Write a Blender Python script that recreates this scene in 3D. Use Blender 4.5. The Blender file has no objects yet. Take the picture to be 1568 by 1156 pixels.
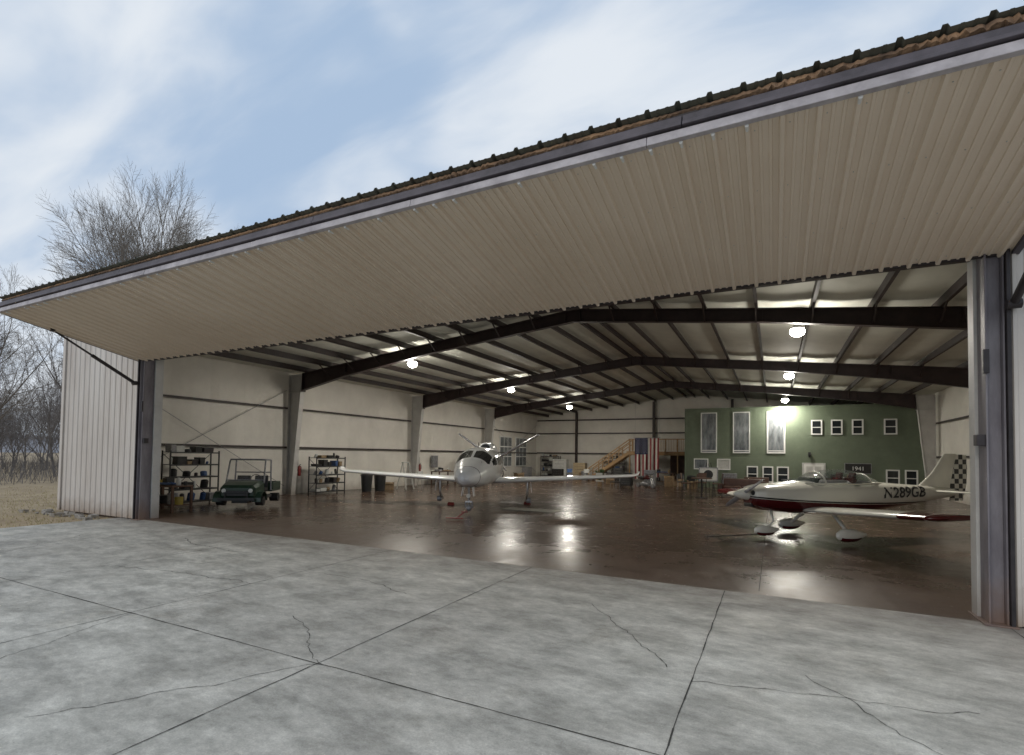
import bpy, math, random
from mathutils import Vector, Matrix
random.seed(7)
R=random.random
def U(a,b): return random.uniform(a,b)
scene=bpy.context.scene
scene.view_settings.view_transform='Standard'
scene.view_settings.look='None'
scene.view_settings.exposure=0

# ---------------------------------------------------------------- materials
def newmat(name):
    m=bpy.data.materials.new(name); m.use_nodes=True
    return m,m.node_tree,m.node_tree.nodes['Principled BSDF']
def mat(name,col,rough=0.6,metal=0.0,var=0.15,scale=6.0,bump=0.0,bscale=40.0,col2=None,stretch=None,coat=0.0,spec=None,dirt=None):
    m,nt,b=newmat(name)
    b.inputs['Roughness'].default_value=rough
    b.inputs['Metallic'].default_value=metal
    if coat: b.inputs['Coat Weight'].default_value=coat
    if spec is not None: b.inputs['Specular IOR Level'].default_value=spec
    tc=nt.nodes.new('ShaderNodeTexCoord')
    mp=nt.nodes.new('ShaderNodeMapping')
    nt.links.new(tc.outputs['Object'],mp.inputs['Vector'])
    if stretch: mp.inputs['Scale'].default_value=stretch
    n=nt.nodes.new('ShaderNodeTexNoise'); n.inputs['Scale'].default_value=scale; n.inputs['Detail'].default_value=6
    n.inputs['Roughness'].default_value=0.65
    nt.links.new(mp.outputs[0],n.inputs['Vector'])
    r=nt.nodes.new('ShaderNodeValToRGB')
    c=list(col)
    if col2 is None: col2=[x*(1-2*var) for x in c]; c=[min(1,x*(1+var*0.6)) for x in c]
    r.color_ramp.elements[0].position=0.32; r.color_ramp.elements[1].position=0.68
    r.color_ramp.elements[0].color=(*col2,1); r.color_ramp.elements[1].color=(*c,1)
    nt.links.new(n.outputs['Fac'],r.inputs['Fac'])
    out=r.outputs['Color']
    if dirt:
        sp=nt.nodes.new('ShaderNodeSeparateXYZ'); nt.links.new(tc.outputs['Object'],sp.inputs[0])
        nn=nt.nodes.new('ShaderNodeTexNoise'); nn.inputs['Scale'].default_value=4; nn.inputs['Detail'].default_value=6; nt.links.new(tc.outputs['Object'],nn.inputs[0])
        ma=nt.nodes.new('ShaderNodeMath'); ma.operation='MULTIPLY_ADD'; nt.links.new(nn.outputs[0],ma.inputs[0]); ma.inputs[1].default_value=-dirt[0]*1.4; nt.links.new(sp.outputs[2],ma.inputs[2])
        mr=nt.nodes.new('ShaderNodeMapRange'); mr.inputs['From Min'].default_value=-dirt[0]*.9; mr.inputs['From Max'].default_value=dirt[0]*.35; mr.inputs['To Min'].default_value=.75; mr.inputs['To Max'].default_value=0
        nt.links.new(ma.outputs[0],mr.inputs['Value'])
        mx=nt.nodes.new('ShaderNodeMix'); mx.data_type='RGBA'; nt.links.new(mr.outputs[0],mx.inputs[0]); nt.links.new(out,mx.inputs[6]); mx.inputs[7].default_value=(*dirt[1],1); out=mx.outputs[2]
    nt.links.new(out,b.inputs['Base Color'])
    if bump:
        n2=nt.nodes.new('ShaderNodeTexNoise'); n2.inputs['Scale'].default_value=bscale; n2.inputs['Detail'].default_value=4
        nt.links.new(tc.outputs['Object'],n2.inputs['Vector'])
        bp=nt.nodes.new('ShaderNodeBump'); bp.inputs['Strength'].default_value=bump; bp.inputs['Distance'].default_value=0.02
        nt.links.new(n2.outputs['Fac'],bp.inputs['Height']); nt.links.new(bp.outputs[0],b.inputs['Normal'])
    return m
def emis(name,col,s):
    m,nt,b=newmat(name)
    b.inputs['Base Color'].default_value=(*col,1)
    b.inputs['Emission Color'].default_value=(*col,1); b.inputs['Emission Strength'].default_value=s
    try: m.cycles.emission_sampling='NONE'
    except Exception: pass
    return m

M={}
M['siding']=mat('white_siding',(0.66,0.62,0.57),0.45,0,0.10,1.2,col2=(0.54,0.49,0.44),stretch=(1,1,0.25),dirt=(.45,(.26,.17,.10)))
M['leaf']=mat('beige_door_panel',(0.80,0.69,0.56),0.36,0,0.08,0.45,col2=(0.72,0.605,0.475))
M['trim']=mat('door_trim_light',(0.50,0.465,0.475),0.5,0,0.2,2.5,col2=(0.25,0.225,0.235))
M['dark']=mat('dark_steel',(0.035,0.028,0.03),0.5,0,0.3,4)
M['plum']=mat('weathered_plum_steel',(0.11,0.095,0.11),0.6,0,0.2,3,col2=(0.05,0.043,0.05))
M['foam']=mat('weathered_foam',(0.40,0.24,0.13),0.9,0,0.3,3,bump=0.6,bscale=25,col2=(0.10,0.065,0.045))
M['roofm']=mat('green_grey_sheet',(0.17,0.18,0.145),0.6,0,0.2,2,col2=(0.10,0.085,0.065))
M['brown']=mat('brown_red_oxide',(0.035,0.019,0.018),0.5,0,0.25,3)
M['purlin']=mat('purlin_brown',(0.04,0.026,0.023),0.55,0,0.25,3)
M['insul']=mat('white_insulation',(0.74,0.71,0.645),0.55,0,0.07,0.8,col2=(0.62,0.595,0.535),bump=0.5,bscale=2.2,dirt=(.5,(.35,.31,.26)))
M['ceil']=mat('ceiling_insulation',(0.68,0.68,0.60),0.7,0,0.07,0.9,col2=(0.58,0.58,0.51),bump=0.5,bscale=2.5,spec=.2)
M['col']=mat('column_grey_white',(0.55,0.54,0.51),0.5,0,0.1,2,col2=(0.43,0.42,0.40),dirt=(.5,(.22,.17,.13)))
M['jamb']=mat('jamb_steel',(0.25,0.235,0.25),0.5,0.1,0.2,2,col2=(0.13,0.115,0.13),stretch=(2,2,.5),dirt=(.6,(.20,.11,.06)))
M['green']=mat('green_siding',(0.145,0.18,0.12),0.6,0,0.1,2,col2=(0.12,0.15,0.10))
M['white']=mat('white_paint',(0.78,0.78,0.75),0.4,0,0.05,4)
M['glassd']=mat('dark_window_glass',(0.025,0.03,0.033),0.06,0,0.1,2)
M['glassw']=mat('pale_window_blind',(0.26,0.28,0.29),0.2,0,0.3,3,col2=(.07,.08,.085),stretch=(1.5,.2,.4))
M['wood']=mat('pine_wood',(0.36,0.22,0.10),0.6,0,0.2,4,stretch=(1,1,5))
M['wood2']=mat('dark_wood',(0.10,0.05,0.03),0.5,0,0.2,4)
M['black']=mat('black_plastic',(0.02,0.02,0.02),0.45,0,0.2,8)
M['rubber']=mat('tyre_rubber',(0.018,0.018,0.018),0.8,0,0.2,20)
M['blue']=mat('blue_plastic',(0.04,0.09,0.22),0.5,0,0.2,6)
M['red']=mat('red_paint',(0.22,0.025,0.02),0.4,0,0.12,6)
M['grey']=mat('grey_metal',(0.30,0.30,0.31),0.4,0.4,0.2,8)
M['chrome']=mat('bare_metal',(0.6,0.6,0.6),0.22,1.0,0.1,8)
M['card']=mat('cardboard',(0.30,0.21,0.12),0.85,0,0.15,6)
M['jdg']=mat('vehicle_green',(0.014,0.038,0.022),0.3,0,0.1,4)
M['yellow']=mat('yellow_vinyl',(0.35,0.26,0.04),0.5,0,0.1,4)
M['offw']=mat('off_white_plastic',(0.55,0.55,0.52),0.5,0,0.1,6)
M['jet']=mat('jet_white_paint',(0.78,0.79,0.79),0.2,0,0.03,2,coat=0.5)
M['jetgrey']=mat('jet_grey_paint',(0.20,0.20,0.22),0.25,0,0.08,2,coat=0.4)
M['cream']=mat('cream_paint',(0.76,0.74,0.65),0.22,0,0.03,2,coat=0.5)
M['maroon']=mat('maroon_paint',(0.085,0.008,0.010),0.22,0,0.1,2,coat=0.5)
M['navy']=mat('flag_navy',(0.02,0.025,0.07),0.8,0,0.1,5)
M['fred']=mat('flag_red',(0.20,0.025,0.03),0.8,0,0.1,5)
M['fwhite']=mat('flag_white',(0.52,0.50,0.45),0.8,0,0.05,5)
M['bark']=mat('bare_bark',(0.27,0.235,0.20),0.9,0,0.25,3)
M['bark2']=mat('distant_bark',(0.24,0.215,0.20),0.95,0,0.3,1)
M['rubble']=mat('broken_concrete',(0.35,0.32,0.28),0.9,0,0.2,6,bump=.5)
M['tan']=mat('tan_panel',(0.46,0.36,0.22),0.6,0,0.1,4)
M['headl']=mat('headlight_lens',(0.7,0.7,0.65),0.1,0,0.05,4)
M['mat']=mat('pale_floor_mat',(0.42,0.41,0.35),0.7,0,0.15,5)
M['leather']=mat('brown_leather',(.06,.028,.018),.4,0,.2,5)

def glassmat(name,col,alpha):
    m,nt,b=newmat(name)
    b.inputs['Base Color'].default_value=(*col,1); b.inputs['Roughness'].default_value=0.03
    b.inputs['Alpha'].default_value=alpha; b.inputs['Coat Weight'].default_value=0.6
    return m
M['canopy']=glassmat('canopy_glass',(0.10,0.14,0.13),0.35)
M['shield']=glassmat('clear_shield',(0.2,0.2,0.2),0.18)

def checker(name,c1,c2,scale,rough=0.3):
    m,nt,b=newmat(name); b.inputs['Roughness'].default_value=rough
    tc=nt.nodes.new('ShaderNodeTexCoord'); mp=nt.nodes.new('ShaderNodeMapping')
    mp.inputs['Location'].default_value=(0.013,0.5003/scale,0.017)
    ck=nt.nodes.new('ShaderNodeTexChecker'); ck.inputs['Scale'].default_value=scale
    ck.inputs['Color1'].default_value=(*c1,1); ck.inputs['Color2'].default_value=(*c2,1)
    nt.links.new(tc.outputs['Object'],mp.inputs[0]); nt.links.new(mp.outputs[0],ck.inputs['Vector']); nt.links.new(ck.outputs['Color'],b.inputs['Base Color'])
    return m
M['check']=checker('checker_paint',(0.03,0.03,0.03),(0.72,0.70,0.62),7.5)
M['check2']=checker('checker_paint_wing',(0.03,0.03,0.03),(0.72,0.70,0.62),4.2)

def rvpaint():
    m,nt,b=newmat('cream_maroon_paint'); b.inputs['Roughness'].default_value=0.2; b.inputs['Coat Weight'].default_value=0.5
    N=nt.nodes.new; L=nt.links.new
    tc=N('ShaderNodeTexCoord'); sp=N('ShaderNodeSeparateXYZ'); L(tc.outputs['Object'],sp.inputs[0])
    def mth(op,a,bv):
        n=N('ShaderNodeMath'); n.operation=op
        for i,x in enumerate((a,bv)):
            if isinstance(x,(int,float)): n.inputs[i].default_value=x
            else: L(x,n.inputs[i])
        return n.outputs[0]
    x2=mth('MULTIPLY',sp.outputs[0],sp.outputs[0])
    line=mth('ADD',0.95,mth('ADD',mth('MULTIPLY',sp.outputs[0],0.035),mth('MULTIPLY',x2,0.010)))
    d=mth('SUBTRACT',sp.outputs[2],line)
    red=mth('LESS_THAN',d,0.0); blk=mth('LESS_THAN',mth('ABSOLUTE',mth('SUBTRACT',d,0.03),0),0.020)
    m1=N('ShaderNodeMix'); m1.data_type='RGBA'; m1.inputs[6].default_value=(0.76,0.74,0.65,1); m1.inputs[7].default_value=(0.085,0.008,0.010,1)
    L(red,m1.inputs[0])
    m2=N('ShaderNodeMix'); m2.data_type='RGBA'; L(m1.outputs[2],m2.inputs[6]); m2.inputs[7].default_value=(0.02,0.02,0.02,1); L(blk,m2.inputs[0])
    L(m2.outputs[2],b.inputs['Base Color'])
    return m
M['rv']=rvpaint()

def concrete():
    m,nt,b=newmat('apron_concrete'); N=nt.nodes.new; L=nt.links.new
    tc=N('ShaderNodeTexCoord')
    def noise(s,det,ro,st=(1,1,1),dist=0,rot=0,loc=(0,0,0)):
        mp=N('ShaderNodeMapping'); mp.inputs['Scale'].default_value=st; mp.inputs['Rotation'].default_value=(0,0,rot); mp.inputs['Location'].default_value=loc; L(tc.outputs['Object'],mp.inputs[0])
        n=N('ShaderNodeTexNoise'); n.inputs['Scale'].default_value=s; n.inputs['Detail'].default_value=det; n.inputs['Roughness'].default_value=ro
        n.inputs['Distortion'].default_value=dist
        L(mp.outputs[0],n.inputs['Vector']); return n.outputs['Fac']
    def ramp(f,p0,c0,p1,c1):
        r=N('ShaderNodeValToRGB'); r.color_ramp.elements[0].position=p0; r.color_ramp.elements[1].position=p1
        r.color_ramp.elements[0].color=(*c0,1); r.color_ramp.elements[1].color=(*c1,1); L(f,r.inputs[0]); return r.outputs[0]
    def mul(a,bb,fac=1):
        x=N('ShaderNodeMix'); x.data_type='RGBA'; x.blend_type='MULTIPLY'; x.inputs[0].default_value=fac; L(a,x.inputs[6]); L(bb,x.inputs[7]); return x.outputs[2]
    base=ramp(noise(1.5,9,0.68,(1,1.7,1),0.15,0.35),0.38,(0.39,0.382,0.345),0.64,(0.70,0.685,0.625))
    mid=ramp(noise(7.5,9,0.8,(1,1.5,1),0.0,0.2,(4,7,0)),0.36,(0.74,0.74,0.74),0.62,(1.07,1.07,1.07))
    fine=ramp(noise(60,6,0.85),0.34,(0.76,0.76,0.76),0.66,(1.14,1.14,1.14))
    big=ramp(noise(0.22,3,0.5,loc=(9,2,0)),0.36,(0.84,0.83,0.82),0.62,(1.05,1.05,1.04))
    c=mul(mul(mul(base,mid),fine),big)
    st=ramp(noise(0.8,9,0.72,(1,1,1),0.2,1.1,(3,1,0)),0.57,(1,1,1),0.70,(0.74,0.72,0.69)); c=mul(c,st)
    v=N('ShaderNodeTexVoronoi'); v.inputs['Scale'].default_value=7; L(tc.outputs['Object'],v.inputs['Vector'])
    sp_=ramp(v.outputs['Distance'],0.02,(0.55,0.54,0.52),0.05,(1,1,1)); c=mul(c,sp_)
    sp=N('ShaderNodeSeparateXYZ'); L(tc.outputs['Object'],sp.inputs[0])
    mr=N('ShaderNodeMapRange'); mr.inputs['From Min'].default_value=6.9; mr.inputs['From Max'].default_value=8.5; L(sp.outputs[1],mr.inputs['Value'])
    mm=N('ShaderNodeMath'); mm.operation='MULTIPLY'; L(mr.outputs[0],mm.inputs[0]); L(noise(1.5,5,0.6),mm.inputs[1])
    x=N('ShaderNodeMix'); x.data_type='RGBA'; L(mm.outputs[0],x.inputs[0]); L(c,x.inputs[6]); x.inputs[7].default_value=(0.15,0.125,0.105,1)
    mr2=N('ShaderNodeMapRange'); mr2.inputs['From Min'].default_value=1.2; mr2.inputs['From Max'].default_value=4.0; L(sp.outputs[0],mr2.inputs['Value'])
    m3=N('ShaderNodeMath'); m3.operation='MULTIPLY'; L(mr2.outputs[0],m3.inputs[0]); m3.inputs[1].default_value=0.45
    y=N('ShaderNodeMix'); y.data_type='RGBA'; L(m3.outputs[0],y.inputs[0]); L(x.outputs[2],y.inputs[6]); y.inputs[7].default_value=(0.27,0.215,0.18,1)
    L(y.outputs[2],b.inputs['Base Color'])
    rr=ramp(noise(1.2,6,0.7),0.35,(0.5,)*3,0.65,(0.85,)*3); L(rr,b.inputs['Roughness'])
    bp=N('ShaderNodeBump'); bp.inputs['Strength'].default_value=0.4; bp.inputs['Distance'].default_value=0.01
    L(noise(45,5,0.7),bp.inputs['Height']); L(bp.outputs[0],b.inputs['Normal'])
    return m
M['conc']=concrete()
def floorm():
    m,nt,b=newmat('glossy_brown_floor'); N=nt.nodes.new; L=nt.links.new
    tc=N('ShaderNodeTexCoord')
    n=N('ShaderNodeTexNoise'); n.inputs['Scale'].default_value=0.9; n.inputs['Detail'].default_value=9; n.inputs['Roughness'].default_value=0.75; L(tc.outputs['Object'],n.inputs[0])
    r=N('ShaderNodeValToRGB'); r.color_ramp.elements[0].position=0.35; r.color_ramp.elements[1].position=0.68
    r.color_ramp.elements[0].color=(0.050,0.030,0.020,1); r.color_ramp.elements[1].color=(0.115,0.074,0.052,1); L(n.outputs[0],r.inputs[0])
    v=N('ShaderNodeTexVoronoi'); v.inputs['Scale'].default_value=4.5; L(tc.outputs['Object'],v.inputs['Vector'])
    lt=N('ShaderNodeMath'); lt.operation='LESS_THAN'; lt.inputs[1].default_value=0.08; L(v.outputs['Distance'],lt.inputs[0])
    n3=N('ShaderNodeTexNoise'); n3.inputs['Scale'].default_value=0.45; L(tc.outputs['Object'],n3.inputs[0])
    gt=N('ShaderNodeMath'); gt.operation='GREATER_THAN'; gt.inputs[1].default_value=0.52; L(n3.outputs[0],gt.inputs[0])
    mu=N('ShaderNodeMath'); mu.operation='MULTIPLY'; L(lt.outputs[0],mu.inputs[0]); L(gt.outputs[0],mu.inputs[1])
    x=N('ShaderNodeMix'); x.data_type='RGBA'; L(mu.outputs[0],x.inputs[0]); L(r.outputs[0],x.inputs[6]); x.inputs[7].default_value=(0.36,0.33,0.28,1)
    # scuff patches, lighter and rougher towards the door
    sp=N('ShaderNodeSeparateXYZ'); L(tc.outputs['Object'],sp.inputs[0])
    mr=N('ShaderNodeMapRange'); mr.inputs['From Min'].default_value=8.5; mr.inputs['From Max'].default_value=12.0; mr.inputs['To Min'].default_value=.8; mr.inputs['To Max'].default_value=0; L(sp.outputs[1],mr.inputs['Value'])
    n5=N('ShaderNodeTexNoise'); n5.inputs['Scale'].default_value=2.4; n5.inputs['Detail'].default_value=8; n5.inputs['Roughness'].default_value=.75; L(tc.outputs['Object'],n5.inputs[0])
    w1=N('ShaderNodeMath'); w1.operation='MULTIPLY'; L(mr.outputs[0],w1.inputs[0]); L(n5.outputs[0],w1.inputs[1])
    y=N('ShaderNodeMix'); y.data_type='RGBA'; L(w1.outputs[0],y.inputs[0]); L(x.outputs[2],y.inputs[6]); y.inputs[7].default_value=(0.19,0.145,0.115,1)
    L(y.outputs[2],b.inputs['Base Color'])
    r2=N('ShaderNodeMapRange'); r2.inputs['From Min'].default_value=.3; r2.inputs['From Max'].default_value=.7; r2.inputs['To Min'].default_value=0.14; r2.inputs['To Max'].default_value=0.34; L(n.outputs[0],r2.inputs['Value'])
    ar=N('ShaderNodeMath'); ar.operation='MULTIPLY_ADD'; L(w1.outputs[0],ar.inputs[0]); ar.inputs[1].default_value=.35; L(r2.outputs[0],ar.inputs[2]); L(ar.outputs[0],b.inputs['Roughness'])
    b.inputs['Specular IOR Level'].default_value=0.34
    n4=N('ShaderNodeTexNoise'); n4.inputs['Scale'].default_value=4; n4.inputs['Detail'].default_value=5; L(tc.outputs['Object'],n4.inputs[0])
    bp=N('ShaderNodeBump'); bp.inputs['Strength'].default_value=0.16; bp.inputs['Distance'].default_value=0.01; L(n4.outputs[0],bp.inputs['Height']); L(bp.outputs[0],b.inputs['Normal'])
    return m
M['floor']=floorm()
M['ground']=mat('dry_grass_ground',(0.42,0.33,0.21),0.95,0,0.2,0.7,bump=0.8,bscale=9,col2=(0.24,0.18,0.11))
M['straw']=mat('dry_grass_blades',(0.50,0.41,0.25),0.9,0,0.2,0.8,col2=(0.27,0.24,0.12))
M['joint']=mat('joint_dark',(0.07,0.068,0.06),0.9,0,0.3,3)

# ---------------------------------------------------------------- mesh builder
class MB:
    def __init__(s): s.v=[]; s.f=[]; s.m=[]
    def add(s,vs,fs,m=0):
        o=len(s.v); s.v+= [tuple(x) for x in vs]
        for f in fs: s.f.append([i+o for i in f]); s.m.append(m)
    def box(s,x0,x1,y0,y1,z0,z1,m=0):
        vs=[(x,y,z) for x in (x0,x1) for y in (y0,y1) for z in (z0,z1)]
        s.add(vs,[(0,1,3,2),(4,6,7,5),(0,4,5,1),(2,3,7,6),(0,2,6,4),(1,5,7,3)],m)
    def beam(s,p0,p1,w,h,m=0,up=(0,0,1),h1=None):
        p0=Vector(p0);p1=Vector(p1);d=(p1-p0).normalized();up=Vector(up)
        if abs(d.dot(up))>0.99: up=Vector((0,1,0))
        sd=d.cross(up).normalized(); up=sd.cross(d).normalized()
        if h1 is None: h1=h
        vs=[]
        for p,hh in ((p0,h),(p1,h1)):
            for a,b in ((-1,-1),(1,-1),(1,1),(-1,1)):
                vs.append(p+sd*(a*w/2)+up*(b*hh/2))
        s.add(vs,[(0,1,2,3),(7,6,5,4),(0,4,5,1),(1,5,6,2),(2,6,7,3),(3,7,4,0)],m)
    def tube(s,pts,rad,n=8,m=0,cap=True):
        pts=[Vector(p) for p in pts]
        if not hasattr(rad,'__len__'): rad=[rad]*len(pts)
        rings=[]; prev=None
        for i,p in enumerate(pts):
            d=(pts[min(i+1,len(pts)-1)]-pts[max(i-1,0)]).normalized()
            if prev is None:
                a=Vector((0,0,1)) if abs(d.z)<0.9 else Vector((1,0,0))
                u=d.cross(a).normalized()
            else:
                u=(prev-d*prev.dot(d)).normalized()
            prev=u; w=d.cross(u)
            rings.append([p+(u*math.cos(2*math.pi*k/n)+w*math.sin(2*math.pi*k/n))*rad[i] for k in range(n)])
        s.loft(rings,m,cap)
    def loft(s,rings,m=0,cap=True,fm=None):
        n=len(rings[0]); o=len(s.v)
        for r in rings: s.v+=[tuple(x) for x in r]
        for i in range(len(rings)-1):
            for k in range(n):
                k2=(k+1)%n
                s.f.append([o+i*n+k,o+i*n+k2,o+(i+1)*n+k2,o+(i+1)*n+k])
                if fm:
                    c=(Vector(rings[i][k])+Vector(rings[i][k2])+Vector(rings[i+1][k2])+Vector(rings[i+1][k]))/4
                    s.m.append(fm(c))
                else: s.m.append(m)
        if cap:
            s.f.append([o+k for k in range(n)][::-1]); s.m.append(m)
            s.f.append([o+(len(rings)-1)*n+k for k in range(n)]); s.m.append(m)
    def cyl(s,c,axis,r,L,n=20,m=0,r2=None):
        c=Vector(c);a=Vector(axis).normalized()
        s.tube([c-a*L/2,c+a*L/2],[r,r if r2 is None else r2],n,m)
    def obj(s,name,mats,parent=None,smooth=False,bevel=0,fixn=True):
        me=bpy.data.meshes.new(name); me.from_pydata(s.v,[],s.f)
        for x in mats: me.materials.append(M[x] if isinstance(x,str) else x)
        me.polygons.foreach_set('material_index',s.m)
        if smooth: me.polygons.foreach_set('use_smooth',[True]*len(s.f))
        me.update()
        if fixn and len(s.f)<60000:
            import bmesh
            bm=bmesh.new(); bm.from_mesh(me); bmesh.ops.recalc_face_normals(bm,faces=bm.faces); bm.to_mesh(me); bm.free()
        if smooth: 
            try: me.set_sharp_from_angle(angle=math.radians(42))
            except Exception: pass
        ob=bpy.data.objects.new(name,me); scene.collection.objects.link(ob)
        if parent: ob.parent=parent
        if bevel:
            b=ob.modifiers.new('bevel','BEVEL'); b.width=bevel; b.segments=2; b.limit_method='ANGLE'
        return ob
def empty(name,loc=(0,0,0),heading=None):
    e=bpy.data.objects.new(name,None); scene.collection.objects.link(e); e.location=loc; e.empty_display_size=0.3
    if heading is not None: e.rotation_euler=(0,0,math.atan2(heading[1],heading[0]))
    return e

def corrugated(mb,o,Ud,Vd,Nd,width,length,pitch=0.305,rh=0.03,m=0,minor=0.006,rows=1):
    o=Vector(o);Ud=Vector(Ud).normalized();Vd=Vector(Vd).normalized();Nd=Vector(Nd).normalized()
    prof=[];u=0
    while u<width:
        for du,h in ((0,0),(0.014,rh),(0.05,rh),(0.064,0),(0.125,0),(0.132,minor),(0.155,minor),(0.162,0),(0.215,0),(0.222,minor),(0.245,minor),(0.252,0)):
            if u+du*pitch/0.305<=width: prof.append((u+du*pitch/0.305,h))
        u+=pitch
    prof.append((width,0))
    vs=[]
    for j in range(rows+1):
        for (a,h) in prof: vs.append(o+Ud*a+Vd*(length*j/rows)+Nd*h)
    n=len(prof)
    fs=[(j*n+i,j*n+i+1,(j+1)*n+i+1,(j+1)*n+i) for j in range(rows) for i in range(n-1)]
    mb.add(vs,fs,m)

# ---------------------------------------------------------------- camera
f_px=790.0
cam=bpy.data.cameras.new('camera'); co=bpy.data.objects.new('camera',cam); scene.collection.objects.link(co); scene.camera=co
cam.sensor_width=36; cam.lens=f_px/1568*36; cam.shift_y=0.060; cam.clip_end=3000; cam.clip_start=0.05
yaw=math.radians(26.9); pit=math.radians(1.8); rol=math.radians(0.8)
fh=Vector((-math.sin(yaw),math.cos(yaw),0)); rt=Vector((math.cos(yaw),math.sin(yaw),0)); up=Vector((0,0,1))
fw=fh*math.cos(pit)+up*math.sin(pit); u2=rt.cross(fw).normalized()
r3=rt*math.cos(rol)+u2*math.sin(rol); u3=r3.cross(fw)
mt=Matrix((( r3.x,u3.x,-fw.x,0),(r3.y,u3.y,-fw.y,0),(r3.z,u3.z,-fw.z,2.0),(0,0,0,1)))
co.matrix_world=mt

# ---------------------------------------------------------------- world + sun
w=bpy.data.worlds.new('World'); scene.world=w; w.use_nodes=True
nt=w.node_tree; bg=nt.nodes['Background']; N=nt.nodes.new; L=nt.links.new
sky=N('ShaderNodeTexSky'); sky.sky_type='NISHITA'; sky.sun_disc=False
SE=math.radians(32); SR=math.radians(200)
sky.sun_elevation=SE; sky.sun_rotation=SR; sky.air_density=1.0; sky.dust_density=1.5
tc=N('ShaderNodeTexCoord'); sp=N('ShaderNodeSeparateXYZ'); L(tc.outputs['Generated'],sp.inputs[0])
za=N('ShaderNodeMath'); za.operation='MAXIMUM'; za.inputs[1].default_value=0.0; L(sp.outputs[2],za.inputs[0])
zb=N('ShaderNodeMath'); zb.operation='ADD'; zb.inputs[1].default_value=0.30; L(za.outputs[0],zb.inputs[0])
dv=N('ShaderNodeVectorMath'); dv.operation='DIVIDE'; L(tc.outputs['Generated'],dv.inputs[0])
cb=N('ShaderNodeCombineXYZ'); L(zb.outputs[0],cb.inputs[0]); L(zb.outputs[0],cb.inputs[1]); L(zb.outputs[0],cb.inputs[2]); L(cb.outputs[0],dv.inputs[1])
def cloudnoise(scale,sc,rot,loc,det,rough,dist):
    mp=N('ShaderNodeMapping'); mp.inputs['Rotation'].default_value=(0,0,math.radians(rot)); mp.inputs['Scale'].default_value=sc; mp.inputs['Location'].default_value=loc
    L(dv.outputs[0],mp.inputs[0])
    n1=N('ShaderNodeTexNoise'); n1.inputs['Scale'].default_value=scale; n1.inputs['Detail'].default_value=det; n1.inputs['Roughness'].default_value=rough; n1.inputs['Distortion'].default_value=dist
    L(mp.outputs[0],n1.inputs[0]); return n1.outputs[0]
na=cloudnoise(1.25,(1.0,1.6,1),-62,(1.9,2.9,0),3.5,0.42,0.3)
nb_=cloudnoise(3.2,(0.8,2.2,1),-62,(3.1,.3,0),5,0.5,0.4)
ad=N('ShaderNodeMath'); ad.operation='MULTIPLY_ADD'; L(nb_,ad.inputs[0]); ad.inputs[1].default_value=0.50; L(na,ad.inputs[2])
rp=N('ShaderNodeValToRGB'); rp.color_ramp.elements[0].position=0.60; rp.color_ramp.elements[1].position=0.92; rp.color_ramp.interpolation='EASE'
rp.color_ramp.elements[0].color=(0.10,0.10,0.10,1); rp.color_ramp.elements[1].color=(1,1,1,1)
L(ad.outputs[0],rp.inputs[0])
mixb=N('ShaderNodeMix'); mixb.data_type='RGBA'; mixb.inputs[0].default_value=0.88; L(sky.outputs[0],mixb.inputs[6]); mixb.inputs[7].default_value=(3.7,5.1,7.1,1)
mix=N('ShaderNodeMix'); mix.data_type='RGBA'; L(rp.outputs[0],mix.inputs[0]); L(mixb.outputs[2],mix.inputs[6]); mix.inputs[7].default_value=(7.4,7.9,8.5,1)
L(mix.outputs[2],bg.inputs[0]); bg.inputs[1].default_value=0.104
sd=bpy.data.lights.new('sun','SUN'); sd.energy=0.75; sd.angle=math.radians(25); sd.color=(1,0.92,0.82)
so=bpy.data.objects.new('sun',sd); scene.collection.objects.link(so)
sdir=Vector((math.sin(SR)*math.cos(SE),math.cos(SR)*math.cos(SE),math.sin(SE)))
so.rotation_euler=sdir.to_track_quat('Z','Y').to_euler(); so.location=(0,-20,30)

# ---------------------------------------------------------------- ground
XL,XR,YF,YB=-20.75,8.2,8.5,46.0
RX=-6.28
JL,JR=-16.15,2.36
ZD=4.57
mb=MB(); mb.box(-400,400,-400,500,-0.6,-0.05,0); mb.obj('ground',['ground'])
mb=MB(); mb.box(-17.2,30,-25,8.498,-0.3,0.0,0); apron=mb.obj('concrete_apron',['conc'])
mb=MB(); mb.box(XL+0.05,XR-0.05,8.502,YB-0.05,-0.3,0.0,0); hfloor=mb.obj('hangar_floor',['floor'])
mb=MB()
def strip(pts,wd,m=0,z=0.004):
    for i in range(len(pts)-1):
        a=Vector((*pts[i],z)); b=Vector((*pts[i+1],z)); d=(b-a).normalized(); s=Vector((-d.y,d.x,0))*wd/2
        k=U(.6,1.4)
        mb.add([a-s*k-d*wd*.3,b-s*k+d*wd*.3,b+s*k+d*wd*.3,a+s*k-d*wd*.3],[(0,1,2,3)],m)
for k in range(-5,8):
    x=-0.66+3.2*k; pts=[(x+U(-.006,.006),y) for y in [v*0.25-8 for v in range(0,65)]]+[(x,8.46)]; strip(pts,0.010)
for y in (3.6,0.3,-3.0): strip([(x*.3,y+U(-.006,.006)) for x in range(-57,74)],0.011)
def crack(p,ang,L,wd):
    pts=[p]; x,y=p; a=ang
    n=int(L/0.07); drift=0
    for i in range(n):
        drift+=U(-.12,.12); a=ang+drift*.7+U(-.45,.45); x+=math.cos(a)*0.07; y+=math.sin(a)*0.07; pts.append((x,y))
    strip(pts,wd,0,0.0045)
crack((-10.1,4.9),0.03,3.2,0.009); crack((-5.2,1.5),2.6,1.6,0.006); crack((-3.8,3.6),2.75,1.8,0.006); crack((-.66,2.2),-0.6,1.1,0.005)
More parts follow.
